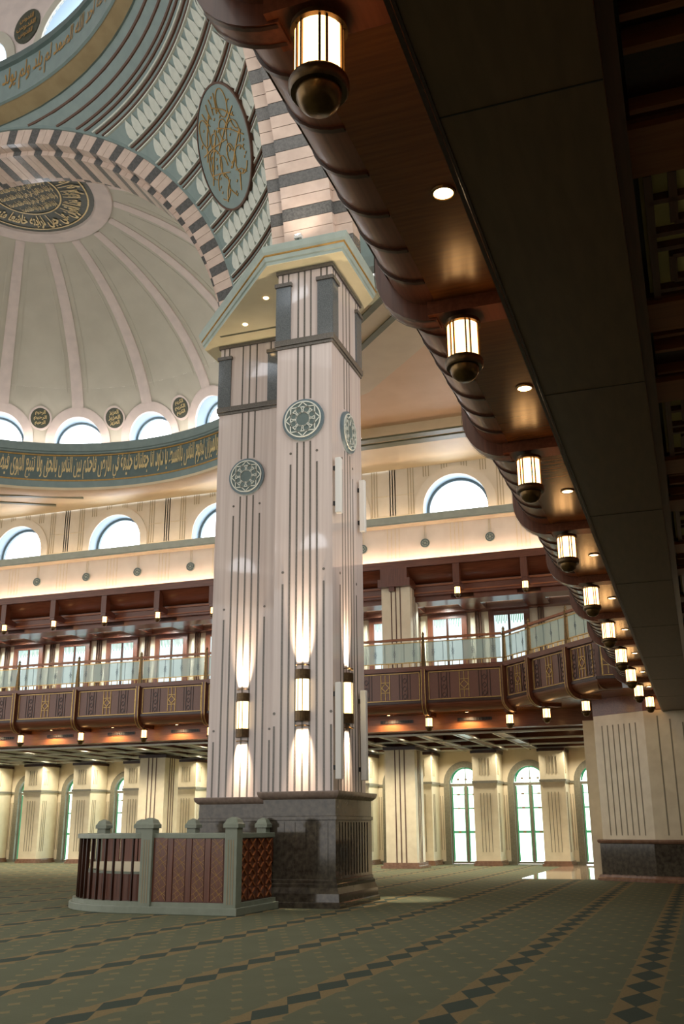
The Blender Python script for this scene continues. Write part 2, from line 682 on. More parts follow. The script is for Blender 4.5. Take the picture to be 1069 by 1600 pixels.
for s in (-.12, .0, .12):
    g6.box(s-.018, s+.018, -.012, .1, 6.55, 11.1)
GL = g6.mesh('line', 'brown_line')
for k in BAYS:
    c = xb(k)-U/2
    w = E('window_%d' % (k+20), (c, YG, 6.55), 'tall wood framed two pane window in the upper gallery wall', 'window', 'gallery windows', 'structure')
    UWIN.append(w)
    for n, me in GM:
        put(n, me, w, Matrix.Translation((c, YG, 0)))
    put('wall_line', GL, wg, Matrix.Translation((xb(k), YG, 0)))
# gallery ceiling with pale recesses between wood beams
gc = O('ceiling_gallery', MB().box(-60, 14, 41.3, 44.6, 11.5, 11.7), 'pale_trim', kind='structure')
gb = MB().box(-.5, .5, 41.2, 44.6, 11.05, 11.5).mesh('wood_beam', 'wood_y')
for k in range(-1, 11):
    put('wood_beam', gb, gc, Matrix.Translation((xb(k), 0, 0)))
O('wood_beam', MB().box(-60, 14, 41.2, 42.2, 10.98, 11.5), 'wood_x', gc)
O('wood_beam', MB().box(-60, 14, 43.9, 44.5, 11.02, 11.5), 'wood_x', gc)
for y in (42.22, 43.86):
    O('led_strip', MB().box(-60, 3, y, y+.02, 11.36, 11.38), 'recess_glow', gc, label='cool strip light in the ceiling recess')
for k in range(0, 10):
    o = O('downlight', MB().lathe([(0.001, 11.485), (.07, 11.485), (.09, 11.5)], xb(k)-U/2, 43, 12), 'downlight_glow',
          label='tiny round downlight set in a pale gallery ceiling recess', cat='downlight', group='gallery ceiling downlights')
    lamp('gallery_beam', 'SPOT', (xb(k)-U/2, 43, 11.42), 620, (.86, 1, .97), o, .1, 150, .5)
for k in range(-2, 10):
    for y in (38.0, 43.2):
        o = O('downlight', MB().lathe([(0.001, 5.11), (.09, 5.11), (.11, 5.12)], xb(k)-U/2, y, 12), 'downlight_glow',
              label='round downlight in the dark coffers of the ground aisle ceiling', cat='downlight', group='aisle ceiling downlights')
        lamp('aisle_beam', 'SPOT', (xb(k)-U/2, y, 5.05), 430, (1, .9, .7), o, .1, 140, .6)

# ---- wood cornice over the gallery, with its curved soffit and brackets
cor = E('wood_cornice', (-20, 40.2, 11), 'dark wood cornice with curved soffit along the top of the gallery', 'cornice')
O('fascia', MB().box(-60, 14, 40.05, 40.6, 12.3, 12.54).box(-60, 14, 40.05, 40.1, 12.54, 12.62), 'wood_x', cor)
prof = [(40.2, 12.3), (40.35, 12.12), (40.55, 11.95), (40.85, 11.8), (41.25, 11.72), (41.25, 12.3)]
O('curved_soffit', MB().prism(prof, lambda a, b, d: (d, a, b), -60, 14), 'wood_x', cor, smooth=40)
O('inner_board', MB().box(-60, 14, 41.0, 41.3, 11.2, 11.72), 'wood_x', cor)
O('inner_moulding', MB().box(-60, 14, 40.93, 41.0, 11.6, 11.68).box(-60, 14, 40.95, 41, 11.3, 11.36), 'wood_light', cor)
brm = MB().box(-.14, .14, 40.08, 40.42, 11.45, 12.3)
brm = brm.mesh('bracket', 'wood_z')
bra = MB().prism([(40.1, 11.32), (40.1, 11.5), (40.6, 11.62), (41.1, 11.5), (41.1, 11.3)], lambda a, b, d: (d, a, b), -.12, .12).mesh('bracket_arm', 'wood_y')
for k in range(-1, 11):
    put('bracket', brm, cor, Matrix.Translation((xb(k), 0, 0)))
    put('bracket_arm', bra, cor, Matrix.Translation((xb(k), 0, 0)))
for x in COLX[:1]:
    r = E('gallery_column', (x, 40.94, 6.55), 'pale square column standing in the gallery behind the glass balustrade', 'column')
    O('shaft', MB().box(x-.64, x+.64, 40.3, 41.58, 6.55, 11.55), 'cream_wall', r)
    mb = MB()
    for s in (-.2, 0, .2):
        mb.box(x+s-.022, x+s+.022, 40.285, 40.3, 6.55, 11.5)
        mb.box(x+.64, x+.655, 40.94+s-.022, 40.94+s+.022, 6.55, 11.5)
    O('inlay_strip', mb, 'brown_line', r)
    O('wood_cap', MB().box(x-.72, x+.72, 40.02, 41.6, 11.5, 11.85).box(x-.6, x+.6, 40.02, 41.6, 11.85, 12.3), 'wood_z', r)

# ---- frieze above the cornice, ledge, lunette wall
YF = 40.6
fr = O('wall_frieze', MB().box(-60, 14, YF, YF+.3, 12.4, 14.5), 'frieze_white', kind='structure')
mb = MB()
for k in BAYS:
    for s in (-.27, -.09, .09, .27):
        x = xb(k)+s
        mb.box(x-.02, x+.02, YF-.012, YF, 12.9, 14.3)
O('frieze_line', mb, 'cream_stone', fr)
O('led_strip', MB().box(-60, 14, 40.2, 40.24, 12.57, 12.6), 'cove_glow', fr, label='glowing warm strip light')
led2 = O('trim_1', MB().box(-60, 14, 40.1, 40.8, 14.3, 14.34).box(-60, 14, 40.05, 40.2, 14.34, 14.66), 'ledge_grey', kind='structure')
O('led_strip', MB().box(-60, 14, 40.3, 40.34, 14.36, 14.39), 'ledge_glow', led2, label='glowing warm strip light')
O('gilt_edge', MB().box(-60, 14, 40.07, 40.7, 14.285, 14.3), 'cream_wall', led2)
rs = MB(); fr0 = fXZ(0)
rs.disc(fr0, 0, 0, .21, -.06, 0, 20)
rs2 = MB().ring(fr0, 0, 0, .15, .2, -.09, -.05, 20)
for i in range(6):
    rs2.disc(fr0, .085*cos(i*pi/3), .085*sin(i*pi/3), .035, -.08, -.05, 8)
rs3 = MB().box(-.05, -.03, -.02, 0, .2, .85).box(.03, .05, -.02, 0, .2, .85)
RM = [('plate', rs.mesh('plate', 'ledge_grey', 30)), ('rosette_petals', rs2.mesh('petals', 'teal_dark')), ('stem_line', rs3.mesh('stem', 'cream_stone'))]
for k in range(-1, 9):
    c = xb(k)-U/2+.05-.03
    r = E('rosette', (c, YF, 13.45), 'small grey rosette on the lit frieze above the wood cornice', 'rosette', 'frieze rosettes')
    ROSE.append(r)
    for n, me in RM:
        put(n, me, r, Matrix.Translation((c, YF, 13.45)))
# lunette wall
YL = 40.75
LX = [-8.93-5.76*i for i in range(6)]
LR, LZ = 1.45, 15.12
mb = MB()
for c in LX:
    hole_panel(mb, lambda a, b: (a, YL, b), c, 2.88, 14.3, 17.2, LR, LZ)
mb.box(LX[0]+2.88, 14, YL, YL+.2, 14.3, 17.2)
mb.box(-60, LX[-1]-2.88, YL, YL+.2, 14.3, 17.2)
wl = O('wall_lunette', mb, 'lunette_wall', kind='structure')
tr = MB(); arch_band(tr, fXZ(0), 0, LR, LR+.38, 14.3, LZ, -.07, .02, 24)
rv = MB()
ol = arch_outline(0, LR, 14.3, LZ, 24)
rv.strip([[(a, -.02, b) for a, b in ol], [(a, .75, b) for a, b in ol]])
frm = MB(); arch_band(frm, fXZ(0), 0, LR-.12, LR, 14.3, LZ, .6, .75, 24)
gl = MB(); gl.prism(arch_outline(0, LR, 14.3, LZ, 24), fXZ(0), .76, .8)
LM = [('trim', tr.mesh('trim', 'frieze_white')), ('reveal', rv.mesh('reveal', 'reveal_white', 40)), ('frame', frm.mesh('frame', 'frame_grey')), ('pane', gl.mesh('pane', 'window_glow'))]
for i, c in enumerate(LX):
    w = E('window_%d' % (40+i), (c, YL, 14.3), 'half round lunette window with deep white reveal above the teal ledge', 'window', 'lunette windows', 'structure')
    LUNS.append(w)
    for n, me in LM:
        put(n, me, w, Matrix.Translation((c, YL, 0)))
# fluted panel lines between the lunettes
mb = MB(); mo = MB()
for c in LX:
    for s in (-1, 1):
        for g, z0 in ((2.02, 14.9), (2.88, 14.62), (1.3, 16.62), (.45, 16.85)):
            for j in (-.12, 0, .12):
                x = c+s*(g+j) if g != 2.88 else c+s*2.88+j
                mb.box(x-.02, x+.02, YL-.012, YL, z0 if g != 1.3 else z0, 17.15)
    mo.box(c-4.0+.1, c-1.76-.1, YL-.03, YL, 14.86, 14.92)
    mo.box(c-3.9, c-1.86, YL-.012, YL, 15.86, 15.9)
O('fluting', mb, 'flute_line', wl)
O('panel_moulding', mo, 'cream_stone', wl)

# ---- high ceiling between the pier and the far wall
ZC = 17.1
CX, CY, SR = -22.6, 27.2, 10.7           # axis of the half dome
mb = MB()
ring_in, ring_out = [], []
ts = sorted([pi*i/48 for i in range(49)] + [math.atan2(40.7-CY, SR), pi-math.atan2(40.7-CY, SR)])
for t in ts:
    co, si = cos(t), sin(t)
    s = min(SR/abs(co) if abs(co) > 1e-6 else 1e9, (40.7-CY)/si if si > 1e-6 else 1e9)
    ring_in.append((CX+SR*co, CY+SR*si, ZC))
    ring_out.append((CX+s*co, CY+s*si, ZC))
mb.strip([ring_in, ring_out])
mb.box(-60, CX-SR, 26.1, 40.7, ZC, ZC+.2)
xr = CX+SR
mb.poly([(xr, 26.1), (xr, 33.0), (-10.2, 32.3), (-2.2, 24.2), (3, 24.2), (3, 20), (-6.9, 20), (-6.9, 26.1)], ZC, ZC+.5)
mb.box(xr, 14, 36.6, 40.7, ZC, ZC+.5)
ceil = O('ceiling', mb, 'ceiling_cream', kind='structure')
O('recessed_field', MB().poly([(xr-.5, 26.1), (xr-.5, 37.5), (4, 37.5), (4, 24), (-6.5, 24), (-6.5, 26.1)], ZC+.42, ZC+.62), 'peach', ceil)
for y0, y1 in ((36.66, 37.08), (37.3, 37.75)):
    O('olive_band', MB().box(-14, 3, y0, y1, ZC-.06, ZC), 'olive', ceil)
for a, b in (((-31.9, 36.9), (-27.13, 39.12)), ((-32.4, 37.7), (-29.08, 39.68))):
    O('olive_band', MB().bar(lambda p, q, d: (p, q, d), *a, *b, .22, ZC-.05, ZC), 'olive', ceil)
for a, b in (((-9.9, 28.05), (-6.0, 24.2)), ((-9.9, 29.3), (-5.2, 24.6))):
    O('olive_band', MB().bar(lambda p, q, d: (p, q, d), *a, *b, .22, ZC-.05, ZC), 'olive', ceil)
o = O('downlight', MB().lathe([(0.001, ZC-.01), (.1, ZC-.01), (.12, ZC)], -6.75, 23.5, 12), 'downlight_glow', label='round downlight in the high cream ceiling beside the capital', cat='downlight')
lamp('ceiling_beam', 'SPOT', (-6.75, 23.5, ZC-.05), 15000, (1, .88, .66), o, .08, 9, .9)
O('wall_side_vault', MB().box(-9.2, -6.9, 24.2, 24.4, ZC, 36).box(-6.9, 10, 24.2, 24.4, ZC+.5, 36), 'teal', kind='structure')
O('trim_2', MB().box(-8.5, -6.9, 24.0, 24.2, ZC, ZC+.36).box(-6.9, 6, 24.0, 24.2, ZC+.5, ZC+.8), 'teal', kind='structure')

# ================================================================ HALF DOME behind the arch
def rho(z):
    return 10.6*sqrt(max(0, 1-((z-17.8)/8)**2))


def HD(az, z, d=0):
    """az in degrees from +y towards +x; d pushes outwards"""
    r = rho(z)+d
    return (CX+r*sin(radians(az)), CY+r*cos(radians(az)), z)


hd = E('half_dome', (CX, CY, 16.45), 'pale half dome with pink ribs and a ring of lunettes, behind the striped arch', 'dome')
mb = MB()
zz = [21.4+(25.45-21.4)*(1-(1-i/12)**1.6) for i in range(13)]
mb.strip([[HD(a, z) for a in range(-100, 101, 4)] for z in zz])
WZ, WRR = 19.12, 1.09
for c in range(-80, 81, 20):
    hole_panel(mb, lambda a, b, c=c: HD(c+math.degrees((a-c)/10.2), b), c, 10.2*radians(10), 18.6, 21.4, WRR, WZ)
for a0, a1 in ((-100, -90), (90, 100)):
    mb.strip([[HD(a, z) for z in (18.6, 19.5, 20.4, 21.4)] for a in (a0, (a0+a1)/2, a1)])
O('shell', mb, 'dome_cream', hd, smooth=50)
ribm = MB()
rows = [20.55+(25.35-20.55)*(1-(1-i/14)**1.7) for i in range(15)]
L_ = []
for z in rows:
    r = rho(z)
    hwid = .15+.12*(r/10)
    an = math.degrees(hwid/r)
    L_.append([HD(-an, z, .05), HD(-an, z, -.1), HD(-an*.55, z, -.14), HD(an*.55, z, -.14), HD(an, z, -.1), HD(an, z, .05)])
ribm.strip(L_)
ribm = ribm.mesh('rib', 'rib_pink', 35)


def about(cx, cy, deg):
    return Matrix.Translation((cx, cy, 0)) @ Matrix.Rotation(-radians(deg), 4, 'Z') @ Matrix.Translation((-cx, -cy, 0))


pmo = MB()
def paneledge(side):
    out = []
    for z in [21.2+(25.2-21.2)*(1-(1-i/12)**1.6) for i in range(13)]:
        r = rho(z)
        an = side*(10-math.degrees((.15+.12*r/10+.22)/r))
        e = math.degrees(.03/r)
        out.append([HD(an-e, z, .02), HD(an-e, z, -.035), HD(an+e, z, -.035), HD(an+e, z, .02)])
    return out
pmo_half = {s: MB().strip(paneledge(s)).mesh('panel_moulding', 'dome_cream', 35) for s in (-1, 1)}
for s in (-1, 1):
    pmo.strip(paneledge(s))
pmo = pmo.mesh('panel_moulding', 'dome_cream', 35)
tr = MB(); rv = MB(); frm = MB(); gl = MB()
fn = lambda a, b, d: HD(math.degrees(a/10.2), b, d)
arch_band(tr, fn, 0, WRR, WRR+.42, 18.6, WZ, .02, -.09, 24)
ol = arch_outline(0, WRR, 18.6, WZ, 24)
rv.strip([[fn(a, b, -.02) for a, b in ol], [fn(a, b, .75) for a, b in ol]])
arch_band(frm, fn, 0, WRR-.09, WRR, 18.6, WZ, .62, .75, 24)
gl.prism(ol, fn, .76, .8)
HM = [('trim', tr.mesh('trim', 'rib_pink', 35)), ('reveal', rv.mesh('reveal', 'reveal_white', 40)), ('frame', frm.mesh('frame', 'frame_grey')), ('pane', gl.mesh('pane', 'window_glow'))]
for c in range(-80, 81, 20):
    put('rib', ribm, hd, about(CX, CY, c))
    w = E('window', (CX, CY, 18.6), None, None)
    w.parent = hd
    w.matrix_basis = Matrix.Translation((0, 0, 18.6-16.45))
    w.name = 'lunette'
    for n, me in HM:
        put(n, me, w, about(CX, CY, c))
for c in range(-90, 91, 20):
    put('panel_moulding', pmo if abs(c) < 90 else pmo_half[-1 if c > 0 else 1], hd, about(CX, CY, c))
# crown disc
cz = 25.42
cd = MB().lathe([(0.01, cz), (2.62, cz)], CX, CY, 48)
crown = O('crown_disc', cd, 'medal_green', hd, label='dark green disc with gold writing at the crown')
mb = MB()
for r0, r1 in ((2.36, 2.42), (1.3, 1.36)):
    mb.lathe([(r0, cz-.03), (r1, cz-.03)], CX, CY, 48)
O('gold_ring', mb, 'gilt_pale', crown)
O('crown_border', MB().lathe([(2.62, cz), (2.68, cz-.08), (3.3, cz-.1), (3.35, cz)], CX, CY, 48), 'rib_pink', hd, smooth=40)
mb = MB()
t1 = text2d('لو انزلنا هذا القران على جبل لرايته خاشعا متصدعا', .03)
for rep_ in range(2):
    letters(mb, t1, lambda a, b, q=rep_: (CX+(2.32-.9*b)*sin(radians(-88+q*180+176*a)), CY+(2.32-.9*b)*cos(radians(-88+q*180+176*a)), cz-.04))
for row in range(5):
    hw = sqrt(max(.05, 1.2**2-(-.9+.45*row)**2))
    letters(mb, t1, lambda a, b, q=row, h=hw: (CX+(2*a-1)*h, CY+1.1-.45*q-.42*b, cz-.04))
O('gold_writing', mb, 'gilt_pale', crown)
# ring below the windows
A0, A1 = radians(-12), radians(192)
def hring(name, prof, mt, parent=hd, n=72, **k):
    return O(name, MB().lathe(prof, CX, CY, n, A0, A1), mt, parent, smooth=40, **k)
hring('cream_lip', [(11.0, 17.1), (10.9, 16.5), (10.05, 16.45), (9.93, 16.5), (9.93, 16.62)], 'ceiling_cream')
hring('teal_fascia', [(9.93, 16.62), (10.0, 16.65), (10.0, 16.96)], 'teal')
hring('gold_line', [(10.02, 16.95), (9.98, 16.95), (9.98, 17.02), (10.05, 17.03)], 'gold_paint')
hring('writing_band', [(10.02, 17.02), (10.02, 18.2)], 'teal_dark')
hring('gold_line', [(10.05, 18.19), (9.98, 18.19), (9.98, 18.25), (10.05, 18.25)], 'gold_paint')
hring('teal_cornice', [(10.02, 18.25), (9.92, 18.3), (9.92, 18.36), (9.86, 18.4), (9.86, 18.78), (9.92, 18.8), (10.7, 18.8)], 'teal')
hring('led_strip', [(9.98, 18.82), (10.06, 18.82)], 'violet_glow', label='soft strip light')
verse = 'وانزلنا معهم الكتاب والميزان ليقوم الناس بالقسط يا داود انا جعلناك خليفة في الارض فاحكم بين الناس بالحق ولا تتبع الهوى فيضلك عن سبيل الله'
t2 = text2d(verse, .018)
mb = MB()
_n = len(verse)
_i1, _i2 = verse.index('والميزان')/_n, (verse.index('الهوى')+7)/_n
_span = 63/(_i2-_i1)
_azl = 24+_i1*_span-_span


def onband(a, b):
    az = radians(_azl+_span*a)
    return (CX+9.985*sin(az), CY+9.985*cos(az), 17.05+1.13*(b/.25*.12 if b < .25 else .12+(b-.25)/.4*.7 if b < .65 else .82+(b-.65)/.35*.18))
letters(mb, t2, onband)
O('gold_writing', mb, 'gilt_pale', hd, label='pale gold Arabic writing along the ring')
for i, (c, wd) in enumerate(zip(range(-90, 91, 20), ['الملك', 'العليم', 'الحكيم', 'الرحيم', 'العزيز', 'الكريم', 'الخالق', 'الواحد', 'الصمد', 'النور'])):
    mb = MB().prism([(.45*cos(2*pi*j/28), 20.1+.45*sin(2*pi*j/28)) for j in range(28)], fn, -.06, .02)
    md = O('roundel', mb, 'medal_green', hd, about(CX, CY, c), label='round dark green roundel with gold writing')
    O('roundel_rim', MB().ring(fn, 0, 20.1, .45, .53, .02, -.08, 28), 'rib_pink', md, about(CX, CY, c))
    mb = MB()
    tt = text2d(wd, .02)
    for rw in range(3):
        wd_ = .3 if rw == 1 else .24
        letters(mb, tt, lambda a, b, q=rw, h=wd_: fn(-h+2*h*a, 19.77+.22*q+.24*b, -.1))
    O('gold_writing', mb, 'gilt_pale', md, about(CX, CY, c))

# the half dome stops against the back of the arch; a wall closes the space between the arch and its edge
YA = 26.03


def stop_at_arch(me):
    bm = bmesh.new()
    bm.from_mesh(me)
    bmesh.ops.bisect_plane(bm, geom=bm.verts[:]+bm.edges[:]+bm.faces[:], plane_co=(0, YA, 0), plane_no=(0, 1, 0), clear_inner=True)
    bm.to_mesh(me)
    bm.free()


for _me in {o.data.name: o.data for ch in hd.children for o in (ch, *ch.children) if o.type == 'MESH'}.values():
    stop_at_arch(_me)
O('spandrel_wall', MB().strip([[(-22.5+r*cos(radians(t)), y, 14.3+r*sin(radians(t))) for r, y in ((10.9, 26.04), (12.7, 26.04), (12.7, 26.12), (10.9, 26.12))]
                               for t in range(15, 166, 3)], closed=True, caps=True), 'dome_cream', hd)

# the same half dome over the opposite end of the hall: seen as window reflections in the polished marble
_opp = dup(hd, (0, 0, 0), 0, 'matching half dome over the opposite end of the hall')
_ax = Matrix.Translation((-22.5, 10.5, 0))
_opp.matrix_basis = _ax @ Matrix.Rotation(pi, 4, 'Z') @ _ax.inverted() @ hd.matrix_basis

series(GWIN, 'arched green bordered window in the ground storey', 'the cream pier')
series(PILS, 'cream fluted pilaster under the far balcony', 'the cream pier')
series(UWIN, 'tall wood framed window in the upper gallery', 'the angled balcony')
series(ROSE, 'small grey rosette on the lit frieze', 'the ribbed balcony')
series(LUNS, 'half round lunette window above the grey ledge', 'the ribbed balcony')
# ================================================================ MAIN DOME: drum ring high above
DX, DY = -22.5, 10.5
md_ = E('main_dome', (DX, DY, 25.5), 'great central dome on a teal ring of gold writing, high above the hall', 'dome')


def dring(name, prof, mt, n=96, parent=md_, **k):
    return O(name, MB().lathe(prof, DX, DY, n), mt, parent, smooth=40, **k)


dring('teal_edge', [(13.2, 25.47), (13.42, 25.53), (13.5, 25.62), (13.62, 25.68)], 'teal')
dring('gold_soffit', [(13.62, 25.68), (12.86, 25.98)], 'gold_soffit')
dring('teal_lip', [(12.86, 25.96), (12.78, 26.0), (12.78, 26.1)], 'teal')
dring('writing_band', [(12.8, 26.1), (12.8, 27.45)], 'teal')
dring('teal_rail', [(12.8, 27.45), (12.68, 27.5), (12.68, 27.6), (12.74, 27.64), (12.74, 27.86), (13.4, 27.88)], 'teal_dark')
t4 = text2d('قل هو الله احد الله الصمد لم يلد ولم يولد ولم يكن له كفوا احد الله لا اله الا هو الحي القيوم', .012)
mb = MB()
for q in range(5):
    letters(mb, t4, lambda a, b, q=q: (DX+12.77*sin(radians(-30+72*q+70*a)), DY+12.77*cos(radians(-30+72*q+70*a)), 26.16+1.22*b**.8))
O('gold_writing', mb, 'gold_paint', md_, label='gold Arabic writing around the ring')
DR = 13.2
mb = MB()
fd = lambda a, b, d: (DX+(DR+d)*sin(a/DR), DY+(DR+d)*cos(a/DR), b)
for c in range(0, 360, 20):
    c0 = radians(c)*DR
    hole_panel(mb, lambda a, b: fd(a, b, 0), c0, DR*radians(10), 27.8, 31.5, 1.45, 28.2)
mb.lathe([(DR, 31.5), (13.1, 33), (12.5, 35.5), (11, 38.2), (8.4, 40.6), (4.5, 42.2), (.05, 42.7)], DX, DY, 72)
O('shell', mb, 'rib_pink', md_, smooth=50)
tr = MB(); rv = MB(); gl = MB()
arch_band(tr, fd, 0, 1.45, 1.85, 27.8, 28.2, .02, -.08, 20)
ol = arch_outline(0, 1.45, 27.8, 28.2, 20)
rv.strip([[fd(a, b, -.02) for a, b in ol], [fd(a, b, .9) for a, b in ol]])
gl.prism(ol, fd, .9, .94)
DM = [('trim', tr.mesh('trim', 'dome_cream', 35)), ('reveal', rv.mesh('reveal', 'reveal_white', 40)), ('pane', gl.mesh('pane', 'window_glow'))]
mdl = MB().prism([(.64*cos(2*pi*j/28), 29.45+.72*sin(2*pi*j/28)) for j in range(28)], fd, -.06, .02).mesh('roundel', 'medal_green')
tt = text2d('القدوس', .02)
mb = MB()
for rw in range(3):
    letters(mb, tt, lambda a, b, q=rw: fd((-.48+.96*a)*(1 if q == 1 else .72), 28.96+.33*q+.31*b, -.1))
mdw = mb.mesh('gold_writing', 'gold_paint')
for c in range(0, 360, 20):
    w = E('lunette', (DX, DY, 27.8), None, None)
    w.parent = md_
    w.matrix_basis = Matrix.Translation((0, 0, 2.3))
    for n, me in DM:
        put(n, me, w, about(DX, DY, c))
    r = put('roundel', mdl, md_, about(DX, DY, c+10), label='oval green roundel with gold writing')
    put('gold_writing', mdw, r, about(DX, DY, c+10))

# ================================================================ STRIPED ARCHES
AZ, AF = 14.3, 13.3                 # centre height, face distance from the dome axis
APROF = [(11.15, 0), (10.56, 0), (10.56, .42), (10.38, .42), (10.38, 1.78), (10.56, 1.78), (10.56, 2.25), (11.15, 2.25)]
PITCH, DW = 5.05, 1.75


def vous(a0, a1, n, fn):
    mb = MB()
    g = .04
    rings = [[fn(radians(a0+g+(a1-a0-2*g)*i/n), r, d) for r, d in APROF] for i in range(n+1)]
    return mb.strip(rings, closed=True, caps=True)


def fback(t, r, d):
    return (DX+r*cos(t), DY+AF+d, AZ+r*sin(t))


def fright(t, r, d):
    return (DX+AF+d, DY+r*cos(t), AZ+r*sin(t))


def make_arch(fn, axis, label):
    root = E('striped_arch', (DX, DY+AF, AZ) if axis == 'Y' else (DX+AF, DY, AZ), label, 'arch')
    dark = vous(-DW/2, DW/2, 2, fn).mesh('voussoir', 'arch_dark')
    hm = PITCH/2
    pale = vous(DW/2, hm, 2, fn).mesh('voussoir', 'arch_pink')
    pale2 = vous(hm, PITCH-DW/2, 2, fn).mesh('voussoir', 'arch_pink')
    c = Vector(fn(0, 0, 0))
    for k in range(1, 34):
        a = 4.3+PITCH*k
        # rotation that carries angle 0 to angle a
        rot = Matrix.Rotation(-radians(a), 4, 'Y') if axis == 'Y' else Matrix.Rotation(radians(a), 4, 'X')
        mw = Matrix.Translation(c) @ rot @ Matrix.Translation(-c)
        put('voussoir', dark, root, mw)
        put('voussoir', pale, root, mw)
        put('voussoir', pale2, root, mw)
    mb = MB()
    mb.strip([[fn(radians(a), r, d) for r, d in ((11.13, -.07), (11.36, -.07), (11.36, .4), (11.13, .4))] for a in range(9, 172, 3)], closed=True, caps=True)
    O('teal_moulding', mb, 'teal', root, smooth=40)
    return root


make_arch(fback, 'Y', 'great arch of pink and dark grey stripes in front of the half dome')
make_arch(fright, 'X', 'striped pink and grey arch rising from the pillar capital beside the oval medallion')

# ================================================================ PENDENTIVE with leaf bands and the oval medallion
RS = 17.36


def PS(az, z, d=0):
    q = RS-d
    h = sqrt(max(0, q*q-(z-AZ)**2))
    return (DX+h*sin(radians(az)), DY+h*cos(radians(az)), z)


def azlim(z):
    dx = sqrt(max(0, 11.25**2-(z-AZ)**2))
    return math.degrees(math.atan2(dx, AF))


for sgn in (1, -1):
    mb = MB()
    rows = []
    for i in range(25):
        z = 15.8+(25.5-15.8)*i/24
        a = azlim(z)
        rows.append([PS(sgn*(a+(90-2*a)*j/16), z) for j in range(17)])
    mb.strip(rows)
    if sgn == 1:
        pen = E('pendentive', (DX+11.6, DY+11.6, 15.2), 'teal pendentive with bands of pale leaves between the two striped arches', 'pendentive')
        O('surface', mb, 'teal', pen, smooth=60)
    else:
        O('pendentive', mb, 'teal', smooth=60, kind='structure')


def zband(z0, z1, mt, d, name):
    mb = MB()
    a = min(azlim(z0), azlim(z1))
    n = 40
    mb.strip([[PS(a+(90-2*a)*j/n, z0, 0), PS(a+(90-2*a)*j/n, z0, d), PS(a+(90-2*a)*j/n, z1, d), PS(a+(90-2*a)*j/n, z1, 0)] for j in range(n+1)])
    return O(name, mb, mt, pen)


for z in (25.22, 24.86, 24.52, 24.36):
    zband(z-.025, z+.025, 'brown_line', .04, 'brown_line')
LZ_ = [24.05-.95*i for i in range(9)]
for z in LZ_:
    zband(z-.11, z-.07, 'brown_line', .05, 'brown_line')
    zband(z+.04, z+.08, 'brown_line', .05, 'brown_line')
    zband(z+.11, z+.15, 'pale_leaf', .06, 'pale_line')
    zband(z-.18, z-.145, 'pale_leaf', .06, 'pale_line')
LEAF = [(-.0, 0), (.6, 0), (.92, .22), (1.0, .48), (.86, .74), (.5, 1), (.34, .8), (.1, .55), (.0, .3)]
for z in LZ_[:-1]:
    zt, zb_ = z-.2, z-.95+.16
    a = azlim(zb_)+.5
    r = sqrt(RS**2-(z-.5-AZ)**2)
    pit = math.degrees(.4/r)
    n = int((90-2*a)/pit)+2
    for j in range(n):
        az = 45+(j-n/2)*pit
        zc_ = (zt+zb_)/2
        if az < a or az+pit > 90-a:
            continue
        # skip leaves wholly under the oval medallion
        if abs(az+pit/2-45)*r*pi/180 < 1.35 and abs(zc_-20.6) < .9:
            continue
        mb = MB()
        pts = [(az+pit*(1-p[0])*1.0, zb_+(zt-zb_)*p[1]) for p in LEAF]
        mb.prism(pts, lambda p, q, d: PS(p, q, d), 0, .05)
        O('leaf', mb, 'pale_leaf', pen)
# oval medallion: a thick disc tangent to the pendentive
cen = Vector(PS(44.9, 20.62, .16))
nrm = (Vector((DX, DY, AZ))-cen).normalized()
ex = Vector((0, 0, 1)).cross(nrm).normalized()
ey = nrm.cross(ex)


def fo(a, b, d):
    return tuple(cen+ex*a+ey*b+nrm*d)


ov = E('medallion', cen, 'large teal medallion with gold calligraphy hung on the pendentive', 'medallion')
RA, RB = 1.62, 1.76
def ell(n, s=1.0):
    return [(RA*s*cos(2*pi*i/n), RB*s*sin(2*pi*i/n)) for i in range(n)]
O('disc', MB().prism(ell(48), fo, -.08, .03), 'teal', ov)
mb = MB()
A_, B_ = ell(48), ell(48, 1.035)
mb.strip([[fo(*p, .05), fo(*q, .05), fo(*q, -.08)] for p, q in zip(A_+A_[:1], B_+B_[:1])])
O('rim', mb, 'brown_line', ov)
mb = MB()


def stroke(pts, w):
    pts = [Vector(fo(a, b, .05)) for a, b in pts]
    mb.tube(pts, w, 4)


for s in (-1, 1):
    for (a0, b0, ra, rb, t0, t1) in ((.75, .95, .3, .42, -30, 300), (.75, -.1, .42, .42, -60, 250), (.7, -.85, .36, .4, 10, 330), (.35, .35, .25, .3, 0, 260), (.3, -.45, .22, .35, -90, 200), (1.1, .35, .2, .45, 60, 280)):
        stroke([(s*(a0+ra*cos(radians(t))), b0+rb*sin(radians(t))) for t in range(t0, t1+1, 15)], .016)
    for p, q in (((.15, 1.2), (1.15, .25)), ((.05, .6), (1.3, -.45)), ((1.25, .5), (-.2, .1)), ((1.2, -.2), (.1, -.75)), ((.5, 1.45), (.3, .9)), ((.25, -.9), (.8, -1.3)), ((.15, -1.5), (.45, -1.05)), ((.12, 1.5), (.1, 1.0))):
        stroke([(s*p[0], p[1]), (s*(p[0]+q[0])/2+.04*s, (p[1]+q[1])/2+.05), (s*q[0], q[1])], .018)
for i in range(46):
    t = random.random()*2*pi
    q = sqrt(random.random())*.86
    a, b = RA*q*cos(t), RB*q*sin(t)
    stroke([(a-.04, b), (a+.04, b+.03)], .016)
O('gold_calligraphy', mb, 'gold_paint', ov)

# ================================================================ CAPITAL SLAB
CAPP = [(-12.7, 23.9), (-9.1, 20.3), (-7.05, 20.3), (-7.05, 22.85), (-10.15, 25.95), (-12.7, 25.95)]


